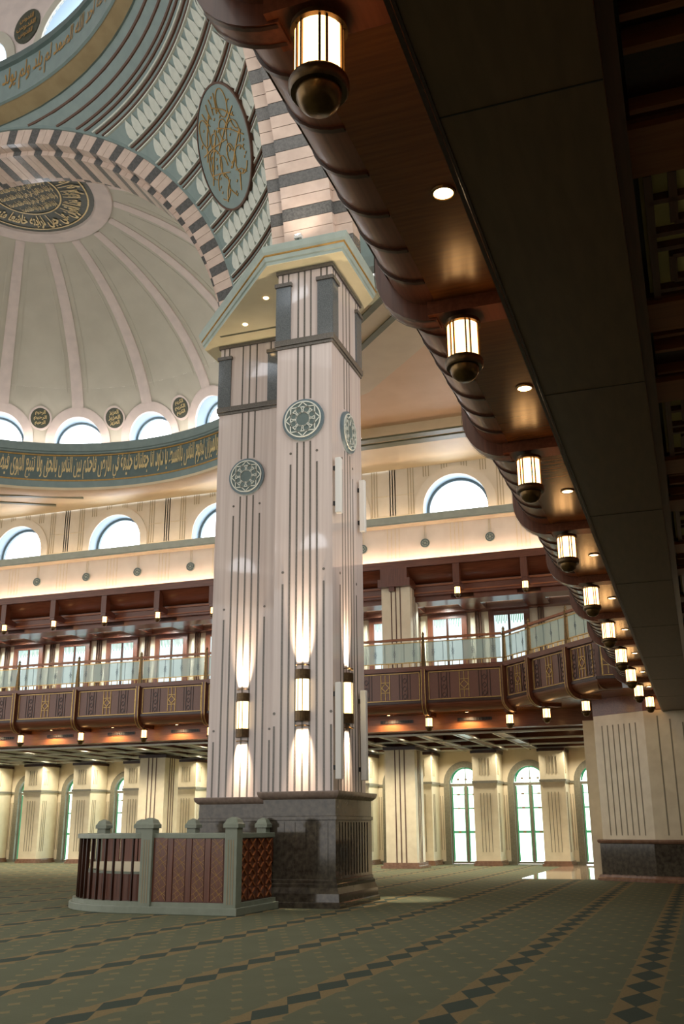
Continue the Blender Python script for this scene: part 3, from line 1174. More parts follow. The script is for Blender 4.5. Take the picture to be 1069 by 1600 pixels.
def off(poly, d):
    n = len(poly)
    out = []
    for i in range(n):
        p0, p1, p2 = (Vector(poly[(i+j-1) % n]) for j in range(3))
        e1, e2 = (p1-p0).normalized(), (p2-p1).normalized()
        n1, n2 = Vector((e1.y, -e1.x)), Vector((e2.y, -e2.x))
        m = (n1+n2)/(1+n1.dot(n2))
        out.append(tuple(p1+m*d))
    return out


def rings_of(prof, poly=CAPP):
    return [[(*p, z) for p in off(poly, d)] for d, z in prof]


cap = E('capital', (-9.9, 23.1, 15.3), 'broad teal and cream capital slab on top of the marble pillars', 'capital')
O('soffit', MB().poly(CAPP, 15.3, 15.36), 'soffit_pale', cap)
O('lower_cornice', MB().strip(rings_of([(0, 15.31), (.01, 15.36), (.01, 15.39), (.05, 15.41), (.07, 15.52)]), closed=True), 'cornice_teal', cap)
O('gold_line', MB().strip(rings_of([(.07, 15.52), (.1, 15.53), (.1, 15.56)]), closed=True), 'gold_paint', cap)
O('upper_cornice', MB().strip(rings_of([(.1, 15.56), (.14, 15.62), (.17, 15.72), (.17, 15.78), (-.3, 15.8)]), closed=True), 'cornice_teal', cap)
O('impost', MB().poly(off(CAPP, -.28), 15.4, 15.86), 'arch_pink', cap)
O('soffit_line', MB().box(-11.9, -9.5, 23.3, 23.38, 15.294, 15.302), 'olive', cap)
for x, y in ((-9.75, 21.75), (-10.9, 22.9), (-8.95, 22.0)):
    O('downlight', MB().lathe([(0.002, 15.285), (.06, 15.285), (.075, 15.298)], x, y, 12), 'downlight_glow', label='small downlight under the teal capital slab', cat='downlight', group='capital downlights')

# ================================================================ MARBLE PILLARS
def star_medal(root, fn, ca, cb, label):
    d = O('medallion', MB().disc(fn, ca, cb, .535, .0, .07, 40), 'frame_grey', root, label=label)
    O('medallion_face', MB().disc(fn, ca, cb, .47, .07, .08, 40), 'teal_dark', d)
    mb = MB()
    mb.ring(fn, ca, cb, .445, .475, .08, .1, 36)
    for q in range(2):
        p = [(ca+.445*cos(pi/4*(2*i+q)), cb+.445*sin(pi/4*(2*i+q))) for i in range(4)]
        for i in range(4):
            mb.bar(fn, *p[i], *p[(i+1) % 4], .026, .08, .1)
    mb.ring(fn, ca, cb, .17, .195, .08, .1, 24)
    for i in range(8):
        t = pi/8+i*pi/4
        mb.ring(fn, ca+.255*cos(t), cb+.255*sin(t), .075, .095, .08, .1, 10)
    O('medallion_tracery', mb, 'pale_trim', d)


def face_trim(root, fn, c, w, lab):
    """inlay strips, granite blocks and medallion on one pillar face; a across, b up, d outwards"""
    step = .17 if w < 1.8 else .2
    def strip(a, z0, z1):
        O('inlay_strip', MB().prism([(a-.022, z0), (a+.022, z0), (a+.022, z1), (a-.022, z1)], fn, 0, .006), 'inlay', root)
    for j, (ztop) in enumerate((13.14, 9.95, 7.0, 3.75)):
        for s in (-1, 1):
            a = c+s*step*(j+1)
            if j == 0:
                strip(a, 2.33, 10.5)
                strip(a, 11.62, 13.14)
            else:
                strip(a, 2.33, ztop)
                O('inlay_dot', MB().disc(fn, a, ztop+.28, .035, 0, .008, 6), 'inlay', root)
    strip(c, 2.33, 10.5)
    strip(c, 11.62, 13.14)
    # block above the string course
    h = w/2
    for s in (-1, 1):
        a0, a1 = sorted((c+s*(h+.04), c+s*(h-.36)))
        O('granite_block', MB().prism([(a0, 13.3), (a1, 13.3), (a1, 14.82), (a0, 14.82)], fn, 0, .05), 'granite', root)
        O('granite_cap', MB().prism([(a0-.03, 14.82), (a1+.03, 14.82), (a1+.03, 14.92), (a0-.03, 14.92)], fn, 0, .09), 'inlay', root)
    for q in range(3):
        a = c+(q-1)*.17*w/1.44
        strip(a, 13.3, 15.2)
    for s in (-1, 1):
        for q in range(2):
            strip(c+s*(h-.12-.16*q), 14.92, 15.2)
    star_medal(root, fn, c, 11.06, lab)


def pillar(name, x0, x1, y0, y1, label, trims, base_pts):
    r = E(name, ((x0+x1)/2, (y0+y1)/2, 0), label, 'pillar')
    O('shaft', MB().box(x0, x1, y0, y1, 2.3, 15.3), 'pink_marble', r)
    mbp = MB().box(x0-.07, x1+.07, y0-.07, y1+.07, 13.14, 13.3)
    mbp.box(x0-.04, x1+.04, y0-.04, y1+.04, 13.06, 13.14)
    O('string_course', mbp, 'inlay', r, bevel=.02)
    O('top_moulding', MB().box(x0-.05, x1+.05, y0-.05, y1+.05, 15.2, 15.3), 'inlay', r)
    for fn, c, w, lab in trims:
        face_trim(r, fn, c, w, lab)
    B = base_pts
    def bring(prof):
        return MB().strip([[(B[0]-d, B[2]-d, z), (B[1]+d, B[2]-d, z), (B[1]+d, B[3]+d, z), (B[0]-d, B[3]+d, z)] for d, z in prof], closed=True)
    O('base_block', bring([(.0, .3), (0, 1.75), (0, 2.2)]), 'base_granite', r)
    O('base_foot', bring([(.14, 0), (.14, .1), (.11, .12), (.1, .28), (.05, .4), (.05, .46), (.02, .48), (.02, .54), (0, .56)]), 'base_granite', r)
    O('base_string', bring([(0, 1.74), (.025, 1.75), (.025, 1.82), (0, 1.83)]), 'base_granite', r)
    O('base_cap', bring([(0, 2.17), (.05, 2.2), (.09, 2.24), (.11, 2.3), (.11, 2.34), (-.3, 2.35)]), 'cap_stone', r, smooth=40)
    return r


PX0, PX1, PY0, PY1 = -8.93, -7.48, 20.7, 22.95
fF = lambda a, b, d: (a, PY0-d, b)
fS = lambda a, b, d: (PX1+d, a, b)
pil1 = pillar('marble_pillar', PX0, PX1, PY0, PY1, 'tall pink marble pillar with white loudspeakers along its side',
              [(fF, (PX0+PX1)/2, PX1-PX0, 'round teal medallion with pale star tracery'), (fS, 21.82, 2.2, 'round medallion with gold star tracery')],
              (PX0-.12, PX1+.1, PY0-.14, PY1+.1))
for j in range(11):
    y = 20.85+.19*j
    O('base_flute', MB().box(PX1+.1, PX1+.115, y-.035, y+.035, .62, 1.7), 'base_granite', pil1)
for j in range(6):
    x = PX0+.1+.25*j
    O('base_flute', MB().box(x-.03, x+.03, PY0-.152, PY0-.14, .62, 1.7), 'base_granite', pil1)
QX0, QX1, QY0, QY1 = -12.16, -10.2, 23.95, 25.5
fL = lambda a, b, d: (a, QY0-d, b)
pil2 = pillar('marble_pillar', QX0, QX1, QY0, QY1, 'pink marble pillar rising behind the wood and grey enclosure',
              [(fL, -11.21, 1.9, 'round teal medallion with pale star tracery')], (QX0-.12, -8.6, QY0-.14, QY1+.1))
O('pier_core', MB().box(-9.85, -8.4, 22.96, 25.4, 0, 15.28), 'pink_marble', pil2)

# sconces: half cylinders with lit glass and brown collars
def sconce(fn, c, zb, label, rz, loc):
    z0 = zb
    r = E('wall_sconce', loc, label, 'sconce')
    def half(r0, z0, z1, n=10):
        mb = MB()
        pts = [(c+r0*cos(pi*i/n), .9*r0*sin(pi*i/n)) for i in range(n+1)]
        return mb.prism(pts, lambda a, b, h: fn(a, h, b), z0, z1)
    O('glass_body', half(.155, z0+.32, z0+1.06), 'sconce_glow', r)
    O('lower_collar', half(.185, z0+.12, z0+.34), 'bronze', r)
    O('upper_collar', half(.185, z0+1.04, z0+1.26), 'bronze', r)
    for s in (-.05, .05):
        O('glass_bar', MB().prism([(c+s-.008, z0+.32), (c+s+.008, z0+.32), (c+s+.008, z0+1.06), (c+s-.008, z0+1.06)], fn, .14, .155), 'bronze', r)
    for z in (z0+.02, z0+1.36):
        O('end_ring', MB().ring(lambda a, b, d: fn(c+a, z+d, b), 0, 0, .15, .165, -.012, .012, 12, 0, pi), 'brass_dark', r)
    col = (1, .76, .52)
    for nm, z, sg, pw in (('sconce_up', z0+1.31, 1, 32), ('sconce_down', z0+.07, -1, 27)):
        ax = Vector(fn(1, 0, 0))-Vector(fn(0, 0, 0))
        inw = Vector(fn(0, 0, 0))-Vector(fn(0, 0, 1))
        dr = (Vector((0, 0, sg))+inw*.16).normalized()
        az_ = -dr
        ay_ = az_.cross(ax)
        rot = Matrix((ax, ay_, az_)).transposed().to_4x4()
        lamp(nm, 'AREA', fn(c, z, .1), pw, col, r, (.26, .08), 40, 0, rot)
    return r


sconce(fF, -8.2, 3.72, 'lit half round sconce on the front of the marble pillar', 0, (-8.2, PY0, 3.7))
sconce(fS, 21.62, 3.72, 'lit half round sconce on the speaker side of the marble pillar', 0, (PX1, 21.6, 3.7))
sconce(fL, -11.17, 3.72, 'lit half round sconce on the pillar behind the enclosure', 0, (-11.17, QY0, 3.7))

# column loudspeakers on the pillar side
for y, z0, z1, lab in ((20.8, 8.62, 10.0, 'short white column loudspeaker high on the pillar side'), (20.74, 2.58, 4.66, 'long white column loudspeaker low beside the pillar sconce'),
                       (22.62, 8.66, 10.03, 'short white column loudspeaker high at the far pillar edge'), (22.5, 2.62, 4.69, 'long white column loudspeaker low at the far pillar edge')):
    r = E('column_speaker', (PX1+.1, y, z0), lab, 'loudspeaker')
    O('cabinet', MB().box(PX1+.06, PX1+.2, y-.075, y+.075, z0, z1), 'speaker_white', r, bevel=.015)
    for zq in (z0+.2, z1-.3):
        O('mount', MB().box(PX1, PX1+.06, y-.03, y+.03, zq, zq+.1), 'dark_grille', r)
# floodlight on the capital
r = E('floodlight', (-8.2, 20.15, 15.8), 'small silver floodlight standing on the teal capital edge', 'lamp')
O('lamp_head', MB().box(-8.3, -8.1, 20.15, 20.3, 15.86, 15.98), 'speaker_white', r, bevel=.02)
O('stand', MB().box(-8.22, -8.18, 20.2, 20.25, 15.79, 15.86), 'dark_grille', r)
lamp('floodlight_beam', 'SPOT', (-8.2, 20.12, 15.95), 60, (1, .85, .7), r, .05, 110, 1, Matrix.Rotation(radians(160), 4, 'X'))
# ================================================================ BALCONIES
Z0, Z1 = 5.80, 6.87          # parapet panel
_bm = {}


def fUZ(a, b, d):
    return (a, -d, b)        # local: a along, b up, d towards the hall


def bay_meshes(L, near):
    key = (round(L, 3), near)
    if key in _bm:
        return _bm[key]
    m = {}
    m['panel'] = MB().box(.07, L-.07, .03, .12, Z0, Z1).mesh('parapet_panel', 'wood_panel')
    g = MB()
    a0, a1 = .17, L-.17
    for (p, q, r, s) in ((a0, Z0+.06, a1, Z0+.06), (a0, Z1-.05, a1, Z1-.05), (a0, Z0+.06, a0, Z1-.05), (a1, Z0+.06, a1, Z1-.05)):
        g.bar(fUZ, p, q, r, s, .024, -.03, .0)
    m['gold_frame'] = g.mesh('gold_frame', 'gold_thin')
    g = MB()
    c = L/2
    for s in (-.16, 0, .16):
        if s:
            g.bar(fUZ, c+s, Z0+.1, c+s, Z1-.08, .02, -.03, -.005)
        else:
            g.bar(fUZ, c, Z0+.1, c, Z0+.4, .02, -.03, -.005)
            g.bar(fUZ, c, Z0+.68, c, Z1-.08, .02, -.03, -.005)
    cz_ = Z0+.54
    for p, q in (((-.14, 0), (0, .14)), ((0, .14), (.14, 0)), ((.14, 0), (0, -.14)), ((0, -.14), (-.14, 0))):
        g.bar(fUZ, c+p[0], cz_+p[1], c+q[0], cz_+q[1], .022, -.03, -.005)
    g.bar(fUZ, c-.16, cz_+.18, c+.16, cz_+.18, .018, -.03, -.005)
    g.bar(fUZ, c-.16, cz_-.18, c+.16, cz_-.18, .018, -.03, -.005)
    m['gold_motif'] = g.mesh('gold_motif', 'gold_thin')
    g = MB()
    for q in (c,):
        for s in (-.2, -.1, .1, .2):
            g.bar(fUZ, q+s, Z0+.1, q+s, Z1-.08, .022, -.03, -.012)
        for z in (Z0+.2, Z0+.48, Z0+.76):
            for s in (-1, 1):
                g.bar(fUZ, q-.08, z, q, z+s*.1, .018, -.03, -.012)
                g.bar(fUZ, q, z+s*.1, q+.08, z, .018, -.03, -.012)
    m['dark_inlay'] = g.mesh('dark_inlay', 'wood_dark')
    g = MB()
    prof = [(.36-.36*cos(t), Z0-.02-.33*sin(t)) for t in [pi/2*i/8 for i in range(9)]]
    g.strip([[(0, w, z) for w, z in prof], [(L, w, z) for w, z in prof]])
    m['cove'] = g.mesh('cove', 'wood_x' if not near else 'wood_x', 60)
    g = MB()
    g.strip([[(u, .36-(.36+e)*cos(t), Z0-.02-(.33+e)*sin(t)) for t in [pi/2*i/8 for i in range(9)]] for u, e in ((-.02, -.02), (-.018, .018), (.018, .018), (.02, -.02))])
    m['cove_rib'] = g.mesh('cove_rib', 'wood_dark', 60)
    m['edge_strip'] = MB().box(0, L, -.03, .06, Z0-.05, Z0+.03).mesh('edge_strip', 'wood_dark')
    m['cap'] = MB().box(0, L, -.07, .22, Z1, Z1+.16).mesh('parapet_cap', 'wood_x')
    m['soffit'] = MB().box(0, L, .36, 1.06, 5.45, 5.52).mesh('soffit_board', 'wood_soffit')
    # bracket: rib following the panel and the cove, then the arm that carries the lantern
    g = MB()
    e = .13
    outer = [(-e, Z1+.05)] + [(.36-(.36+e)*cos(t), Z0-.02-(.33+e)*sin(t)) for t in [pi/2*i/8 for i in range(9)]]
    inner = [(.06, Z1+.05)] + [(.36-.34*cos(t), Z0-.02-.3*sin(t)) for t in [pi/2*i/8 for i in range(9)]]
    g.strip([[(-.08, *p), (-.08, *q), (.08, *q), (.08, *p)] for p, q in zip(outer, inner)], closed=True, caps=True)
    m['bracket'] = g.mesh('bracket', 'wood_z', 50)
    m['bracket_arm'] = MB().box(-.13, .13, .3, 1.06, 5.34, 5.46).mesh('bracket_arm', 'wood_x')
    g = MB()
    for s in (-.06, .06):
        g.strip([[(s-.012, p[0]-.01, p[1]-.006), (s+.012, p[0]-.01, p[1]-.006)] for p in outer])
    m['bracket_line'] = g.mesh('bracket_line', 'wood_dark' if near else 'gold_thin', 50)
    # balustrade
    zb_ = Z1+.16
    g = MB().strip([[(-.07, -.03, zb_), (.07, -.03, zb_), (.07, .12, zb_), (-.07, .12, zb_)], [(-.05, -.02, zb_+.4), (.05, -.02, zb_+.4), (.05, .1, zb_+.4), (-.05, .1, zb_+.4)],
                    [(-.035, .0, zb_+1.1), (.035, .0, zb_+1.1), (.035, .08, zb_+1.1), (-.035, .08, zb_+1.1)]], closed=True, caps=True)
    g.lathe([(.001, zb_+1.1), (.045, zb_+1.12), (.05, zb_+1.17), (.02, zb_+1.23), (.001, zb_+1.26)], 0, .04, 8)
    m['post'] = g.mesh('post', 'brass_dark', 40)
    m['handrail'] = MB().box(.05, L-.05, .0, .09, zb_+.97, zb_+1.05).mesh('handrail', 'wood_light')
    g = MB().box(.05, L-.05, .03, .06, zb_+.87, zb_+.9).box(.05, L-.05, .02, .07, zb_+.15, zb_+.18)
    n = max(2, int(L/.26))
    for i in range(1, n):
        u = L*i/n
        g.box(u-.012, u+.012, .03, .06, zb_, zb_+.15)
    m['rail'] = g.mesh('lower_rail', 'gold_thin')
    m['glass'] = MB().box(.1, L-.1, .04, .055, zb_+.18, zb_+.87).mesh('glass_pane', 'frosted_glass')
    g = MB()
    n = max(2, int(L/.36))
    for i in range(1, n):
        u = L*i/n
        g.box(u-.007, u+.007, .03, .038, zb_+.18, zb_+.87)
        if i % 2:
            for s in (-1, 1):
                g.bar(fUZ, u-.05, zb_+.5, u, zb_+.5+s*.08, .014, -.038, -.03)
                g.bar(fUZ, u, zb_+.5+s*.08, u+.05, zb_+.5, .014, -.038, -.03)
            g.bar(fUZ, u-.06, zb_+.6, u+.06, zb_+.6, .012, -.038, -.03)
            g.bar(fUZ, u-.06, zb_+.4, u+.06, zb_+.4, .012, -.038, -.03)
    m['etching'] = g.mesh('glass_bar', 'frame_grey')
    g = MB().box(0, L, 1.06, 1.82, 4.9, 5.12).box(0, L, 1.06, 1.82, 5.14, 5.32).box(0, L, 1.06, 1.82, 5.34, 5.52)
    g.box(0, L, 1.08, 1.8, 4.92, 5.5)
    m['beam'] = g.mesh('beam', 'wood_light')
    _bm[key] = m
    return m


def frame(p0, u):
    u = Vector((*u, 0)).normalized()
    w = Vector((-u.y, u.x, 0))
    return Matrix(((u.x, w.x, 0, p0[0]), (u.y, w.y, 0, p0[1]), (0, 0, 1, 0), (0, 0, 0, 1)))


def run(root, p0, u, lens, near=False, ribs=0, first_bracket=True, first_arm=True, beam=True, soffit=True):
    F = frame(p0, u)
    at = 0
    for i, L in enumerate(lens):
        m = bay_meshes(L, near)
        T = F @ Matrix.Translation((at, 0, 0))
        p = put('parapet_panel', m['panel'], root, T)
        for n in ('gold_frame', 'gold_motif'):
            put(n, m[n], p, T)
        for s in (-1, 1):
            put('dark_inlay', m['dark_inlay'], p, T @ Matrix.Translation((s*(.72 if L > 2 else .42), 0, 0)))
        c = put('cove', m['cove'], root, T)
        for j in range(ribs):
            put('cove_rib', m['cove_rib'], c, T @ Matrix.Translation((L*(j+1)/(ribs+1), 0, 0)))
        put('edge_strip', m['edge_strip'], root, T)
        put('parapet_cap', m['cap'], root, T)
        if soffit:
            put('soffit_board', m['soffit'], root, T)
        if i or first_bracket:
            b = put('bracket', m['bracket'], root, T)
            put('bracket_line', m['bracket_line'], b, T)
            if i or first_arm:
                put('bracket_arm', m['bracket_arm'], root, T)
            put('post', m['post'], root, T)
        put('handrail', m['handrail'], root, T)
        put('lower_rail', m['rail'], root, T)
        g = put('glass_pane', m['glass'], root, T)
        put('glass_bar', m['etching'], g, T, kind='stuff')
        if beam:
            put('beam', m['beam'], root, T)
        at += L
    return F


YB = 34.15
XR = -1.9
S_ = (-6.02, YB)
E_ = (-2.6, 30.35)
bal = E('balcony', (-20, YB, 4.9), 'long dark wood balcony with gold framed panels and frosted glass across the far wall', 'balcony')
x0 = xb(10)
run(bal, (x0, YB), (1, 0), [U]*11)
dl = math.hypot(E_[0]-S_[0], E_[1]-S_[1])
bal2 = E('balcony', (-4.3, 32.2, 4.9), 'angled corner stretch of dark wood balcony joining far and near balconies', 'balcony')
run(bal2, S_, (E_[0]-S_[0], E_[1]-S_[1]), [dl*.31, dl*.42, dl*.27], beam=False, soffit=False, first_arm=False)
run(bal2, E_, (1, 0), [XR-E_[0]], beam=False, soffit=False, first_bracket=False)
put('bracket_arm', bay_meshes(U, False)['bracket_arm'], bal, frame((xb(-1), YB), (1, 0)))   # carries the last lantern of the straight run
_ud = Vector((E_[0]-S_[0], E_[1]-S_[1])).normalized()
_wd = Vector((-_ud.y, _ud.x))
_e = Vector(E_)
O('corner_stile', MB().poly([tuple(_e-_ud*.1), tuple(_e), tuple(_e+Vector((.1, 0))), tuple(_e+Vector((.1, .12))), tuple(_e-_ud*.1+_wd*.12)], Z0-.05, Z1+.02), 'wood_z', bal2)
O('corner_stile', MB().poly([(XR-.1, E_[1]+.01), (XR+.01, E_[1]-.1), (XR+.12, E_[1]-.1), (XR+.12, E_[1]+.12), (XR-.1, E_[1]+.12)], Z0-.05, Z1+.02), 'wood_z', bal2)
O('soffit_board', MB().poly([(-6.02, 34.5), (-2.4, 30.75), (-1.6, 30.75), (-.8, 31), (-.8, 36), (-3.2, 36), (-3.2, 35.22), (-6.02, 35.22)], 5.44, 5.5), 'wood_soffit', bal2)
O('beam', MB().box(-6.02, -3.2, YB+1.06, YB+1.82, 4.9, 5.5), 'wood_x', bal2)
bal3 = E('balcony', (XR, 15, 4.9), 'dark wood balcony overhead with ribbed edge and a row of lanterns', 'balcony')
SP, Y0L = 3.13, 3.6
YE = 30.35
k9 = 8
firstL = YE-(Y0L+SP*k9)
run(bal3, (XR, YE), (0, -1), [firstL]+[SP]*10, near=True, ribs=6, first_bracket=False)
# cladding joints of the big beam over the camera and its trim lines
O('beam', MB().box(-.84, -.08, 30.35, 32.2, 4.9, 5.5), 'wood_y', bal3)
O('beam_cladding', MB().poly([(-.86, -6), (-.08, -6), (-.08, 31.47), (-.86, 31.73)], 4.86, 4.9), 'beam_clad', bal3)
for j in range(-1, 9):
    y = 3.9+3.43*j
    O('cladding_joint', MB().box(-.86, -.08, y-.004, y+.004, 4.857, 4.862), 'dark_grille', bal3)
O('trim_line', MB().box(-.9, -.875, -6, 31.72, 4.87, 5.0).box(-.865, -.85, -6, 31.72, 4.85, 4.87), 'wood_dark', bal3)

# ---- lanterns
def make_lantern(label, group):
    r = E('lantern', (0, 0, 0), label, 'lantern', group)
    O('stem', MB().lathe([(.0, .2), (.035, .2), (.035, .24)], 0, 0, 10), 'bronze', r)
    O('cap', MB().lathe([(.0, .215), (.07, .215), (.115, .2), (.14, .185), (.142, .155), (.12, .15)], 0, 0, 24), 'bronze', r, smooth=40)
    O('glass_body', MB().lathe([(.118, .155), (.118, -.135)], 0, 0, 24), 'lamp_glow', r, smooth=40)
    bar = MB()
    bar.box(-.006, .006, .117, .127, -.14, .155)
    bar = bar.mesh('glass_bar', 'brass_dark')
    for i in range(6):
        for s in (-8, 8):
            put('glass_bar', bar, r, Matrix.Rotation(radians(60*i+30+s), 4, 'Z'))
    O('collar', MB().lathe([(.118, -.13), (.138, -.13), (.146, -.145), (.146, -.185), (.135, -.2), (.1, -.2)], 0, 0, 24), 'bronze', r, smooth=40)
    O('finial_bowl', MB().lathe([(.112, -.195), (.108, -.23), (.09, -.27), (.055, -.3), (.0, -.31)], 0, 0, 24), 'brass_dark', r, smooth=60)
    return r


lan = make_lantern('round brass lantern hanging from the ribbed balcony overhead', 'lanterns of the near balcony')
LFAR, LUP, VENTS = [], [], []
for k in range(-1, 9):
    y = Y0L+SP*k
    if k == -1:
        lan.matrix_basis = Matrix.Translation((-1.36, y, 5.11))
        lan['label'] = 'round brass lantern under the ribbed balcony, tenth from the cream pier'
    else:
        dup(lan, (-1.36, y, 5.11), 0, 'round brass lantern under the ribbed balcony, '+ORD[8-k]+' from the cream pier')
O('bracket_arm', MB().box(-1.6, -.84, 31.27, 31.53, 5.34, 5.46), 'wood_x', bal3)
dup(lan, (-1.2, 31.4, 5.11), 0, 'round brass lantern at the corner beside the cream pier', 'corner lanterns')
for k in range(-1, 11):
    LFAR.append(dup(lan, (xb(k), YB+.54, 5.11), 0, 'round brass lantern hanging under the far balcony edge', 'lanterns of the far balcony'))
Fd = frame(S_, (E_[0]-S_[0], E_[1]-S_[1]))
for f, lb in ((.31, 'further from the cream pier'), (.73, 'nearer the cream pier')):
    p = Fd @ Vector((dl*f, .54, 5.11))
    dup(lan, p, 0, 'round brass lantern under the angled balcony, the one '+lb, 'lanterns of the corner balcony')
for k in (-1, 0, 2, 3, 4, 5, 6, 7, 8, 9, 10):
    LUP.append(dup(lan, (xb(k), 40.25, 11.13), 0, 'small lit lantern under the wood cornice of the upper gallery', 'lanterns of the upper cornice'))

# ---- downlights in the balcony soffits, air vents on the far beam
dlm = MB().lathe([(.0, 0), (.062, 0)], 0, 0, 18).mesh('lens', 'downlight_glow')
dlr = MB().lathe([(.062, 0), (.065, -.008), (.08, -.008), (.084, .004)], 0, 0, 18).mesh('ring', 'brass_dark')


def downlight(x, y, z, label, group, power=0):
    r = E('downlight', (x, y, z), label, 'downlight', group)
    put('lens', dlm, r, Matrix.Translation((x, y, z-.006)))
    put('trim_ring', dlr, r, Matrix.Translation((x, y, z-.004)))
    if power:
        lamp('downlight_beam', 'SPOT', (x, y, z-.03), power, (1, .74, .42), r, .05, 150, .6)


for k in range(-1, 9):
    downlight(-1.15, Y0L+SP*(k+.54), 5.45, 'round downlight in the ribbed balcony soffit, '+ORD[8-k]+' from the cream pier', 'downlights of the near balcony', 12)
vg = MB().box(-.62, .62, -.03, 0, -.055, .055)
vs_ = MB()
for i in range(12):
    vs_.box(-.6+.1*i+.01, -.6+.1*i+.075, -.045, -.03, -.045, .045)
vgm, vsm = vg.mesh('vent_frame', 'wood_dark'), vs_.mesh('vent_slat', 'dark_grille')
for k in BAYS:
    x = xb(k)-U/2+.1
    downlight(x-.2, YB+.7, 5.45, 'small downlight in the wood soffit of the far balcony', 'downlights of the far balcony', 150)
    r = E('air_vent', (x, YB+1.06, 5.22), 'dark slotted air vent on the wood beam under the far balcony', 'vent', 'air vents of the far balcony')
    VENTS.append(r)
    put('frame', vgm, r, Matrix.Translation((x, YB+1.06, 5.23)))
    put('slats', vsm, r, Matrix.Translation((x, YB+1.06, 5.23)))

# ---- coffered ceiling beside the big beam
cf = O('ceiling_coffer', MB().box(-.08, 9, -6, 33, 5.42, 5.8), 'wood_dark', kind='structure')
O('edge_rail', MB().box(-.08, .0, -6, 31.8, 5.0, 5.42), 'wood_y', cf)
beamA = MB().box(.0, 9, 0, .45, 5.22, 5.42).mesh('coffer_beam', 'wood_light')
beamT = MB().box(.0, 9, -.03, 0, 5.26, 5.3).box(.0, 9, .45, .48, 5.26, 5.3).mesh('beam_moulding', 'wood_x')
panC = MB().box(.03, 9, 0, 1.52, 5.3, 5.36).mesh('cream_panel', 'coffer_cream')
fret = MB()
for i in range(5):
    ox = -.02+1.62*i
    for (a, b, c, d) in ((ox+.1, 0, ox+.1, 1.52), (ox+.1, .28, ox+1.3, .28), (ox+.1, 1.4, ox+1.3, 1.4), (ox+.1, .66, ox+1.3, .66), (ox+.1, .84, ox+1.3, .84), (ox+.22, .95, ox+.22, 1.28),
                         (ox+.22, .95, ox+1.2, .95), (ox+.22, 1.28, ox+1.2, 1.28), (ox+.24, 0, ox+.24, .54), (ox+.24, .54, ox+1.2, .54), (ox+1.3, 0, ox+1.3, 1.52), (ox+1.2, .95, ox+1.2, 1.28)):
        fret.bar(lambda p, q, h: (p, q, h), a, b, c, d, .05, 5.25, 5.3)
fret = fret.mesh('fret_bar', 'wood_y')
panB = MB().box(.02, 9, 0, .9, 5.34, 5.4).mesh('wood_panel', 'wood_dark')
molB = MB().box(.02, 9, .12, .17, 5.26, 5.34).box(.02, 9, .3, .35, 5.22, 5.34).box(.02, 9, .82, .86, 5.26, 5.34).mesh('panel_moulding', 'wood_light')
for j in range(-2, 8):
    y = 5.28+3.43*j
    for n, me, dy in (('cream_panel', panC, 0), ('fret_bar', fret, 0), ('coffer_beam', beamA, 1.52), ('coffer_beam', beamA, 2.93), ('wood_panel', panB, 2.0)):
        b = put(n, me, cf, Matrix.Translation((0, y+dy, 0)))
        if n == 'coffer_beam':
            put('beam_moulding', beamT, b, Matrix.Translation((0, y+dy, 0)))
        if n == 'wood_panel':
            put('panel_moulding', molB, b, Matrix.Translation((0, y+dy, 0)))

# added light blocking wall, and right hand wall of the aisle, outside the frame
O('wall_light_blocker', MB().box(-14, 14, -6.5, -6.2, 0, 13), 'cream_wall', kind='structure')  # unseen, added behind the camera to keep light off the balcony underside
O('wall_right', MB().box(9, 9.3, -12, 46, 0, 5.8), 'cream_wall', kind='structure')

# ================================================================ CREAM PIER on the right
PP = [(-3.05, 33.0), (-1.45, 31.9), (1.3, 31.0), (3.5, 31.0), (3.5, 35.9), (-3.05, 35.9)]
pier = E('pier', (-.5, 33.5, 0), 'broad cream pier with grooves and a dark granite base beside the stone floor', 'pier')
O('shaft', MB().poly(PP, 1.1, 4.92), 'cream_stone', pier)
O('granite_base', MB().poly(off(PP, .1), .1, 1.1), 'base_granite', pier)
O('base_cap', MB().strip(rings_of([(.1, 1.06), (.15, 1.08), (.18, 1.14), (.16, 1.18), (-.1, 1.19)], PP), closed=True), 'plinth_red', pier, smooth=40)
O('plinth', MB().strip(rings_of([(.24, 0), (.24, .06), (.2, .1), (.18, .16), (.1, .18)], PP), closed=True), 'plinth_red', pier)
O('wood_lintel', MB().poly([(-3.06, 33.0), (-1.46, 31.88), (-.9, 31.73), (-.9, 34.9), (-3.06, 34.9)], 4.92, 5.445), 'wood_x', pier)
O('shaft_return', MB().box(-3.5, -3.05, 34.0, 35.9, 0, 4.9), 'cream_stone', pier)


def facet(p, q):
    p, q = Vector((*p, 0)), Vector((*q, 0))
    u = (q-p).normalized()
    n = Vector((u.y, -u.x, 0))
    return lambda a, b, d: tuple(p+u*a+n*d+Vector((0, 0, b)))


f1, f2 = facet(PP[0], PP[1]), facet(PP[1], PP[2])
for j in range(7):
    a = .32+.215*j
    O('groove', MB().prism([(a-.018, 1.3), (a+.018, 1.3), (a+.018, 4.6), (a-.018, 4.6)], f1, 0, .006), 'groove', pier)
for j in range(6):
    a = .42+.38*j
    O('groove', MB().prism([(a-.02, 1.3), (a+.02, 1.3), (a+.02, 4.75-.12*j), (a-.02, 4.75-.12*j)], f2, 0, .006), 'groove', pier)

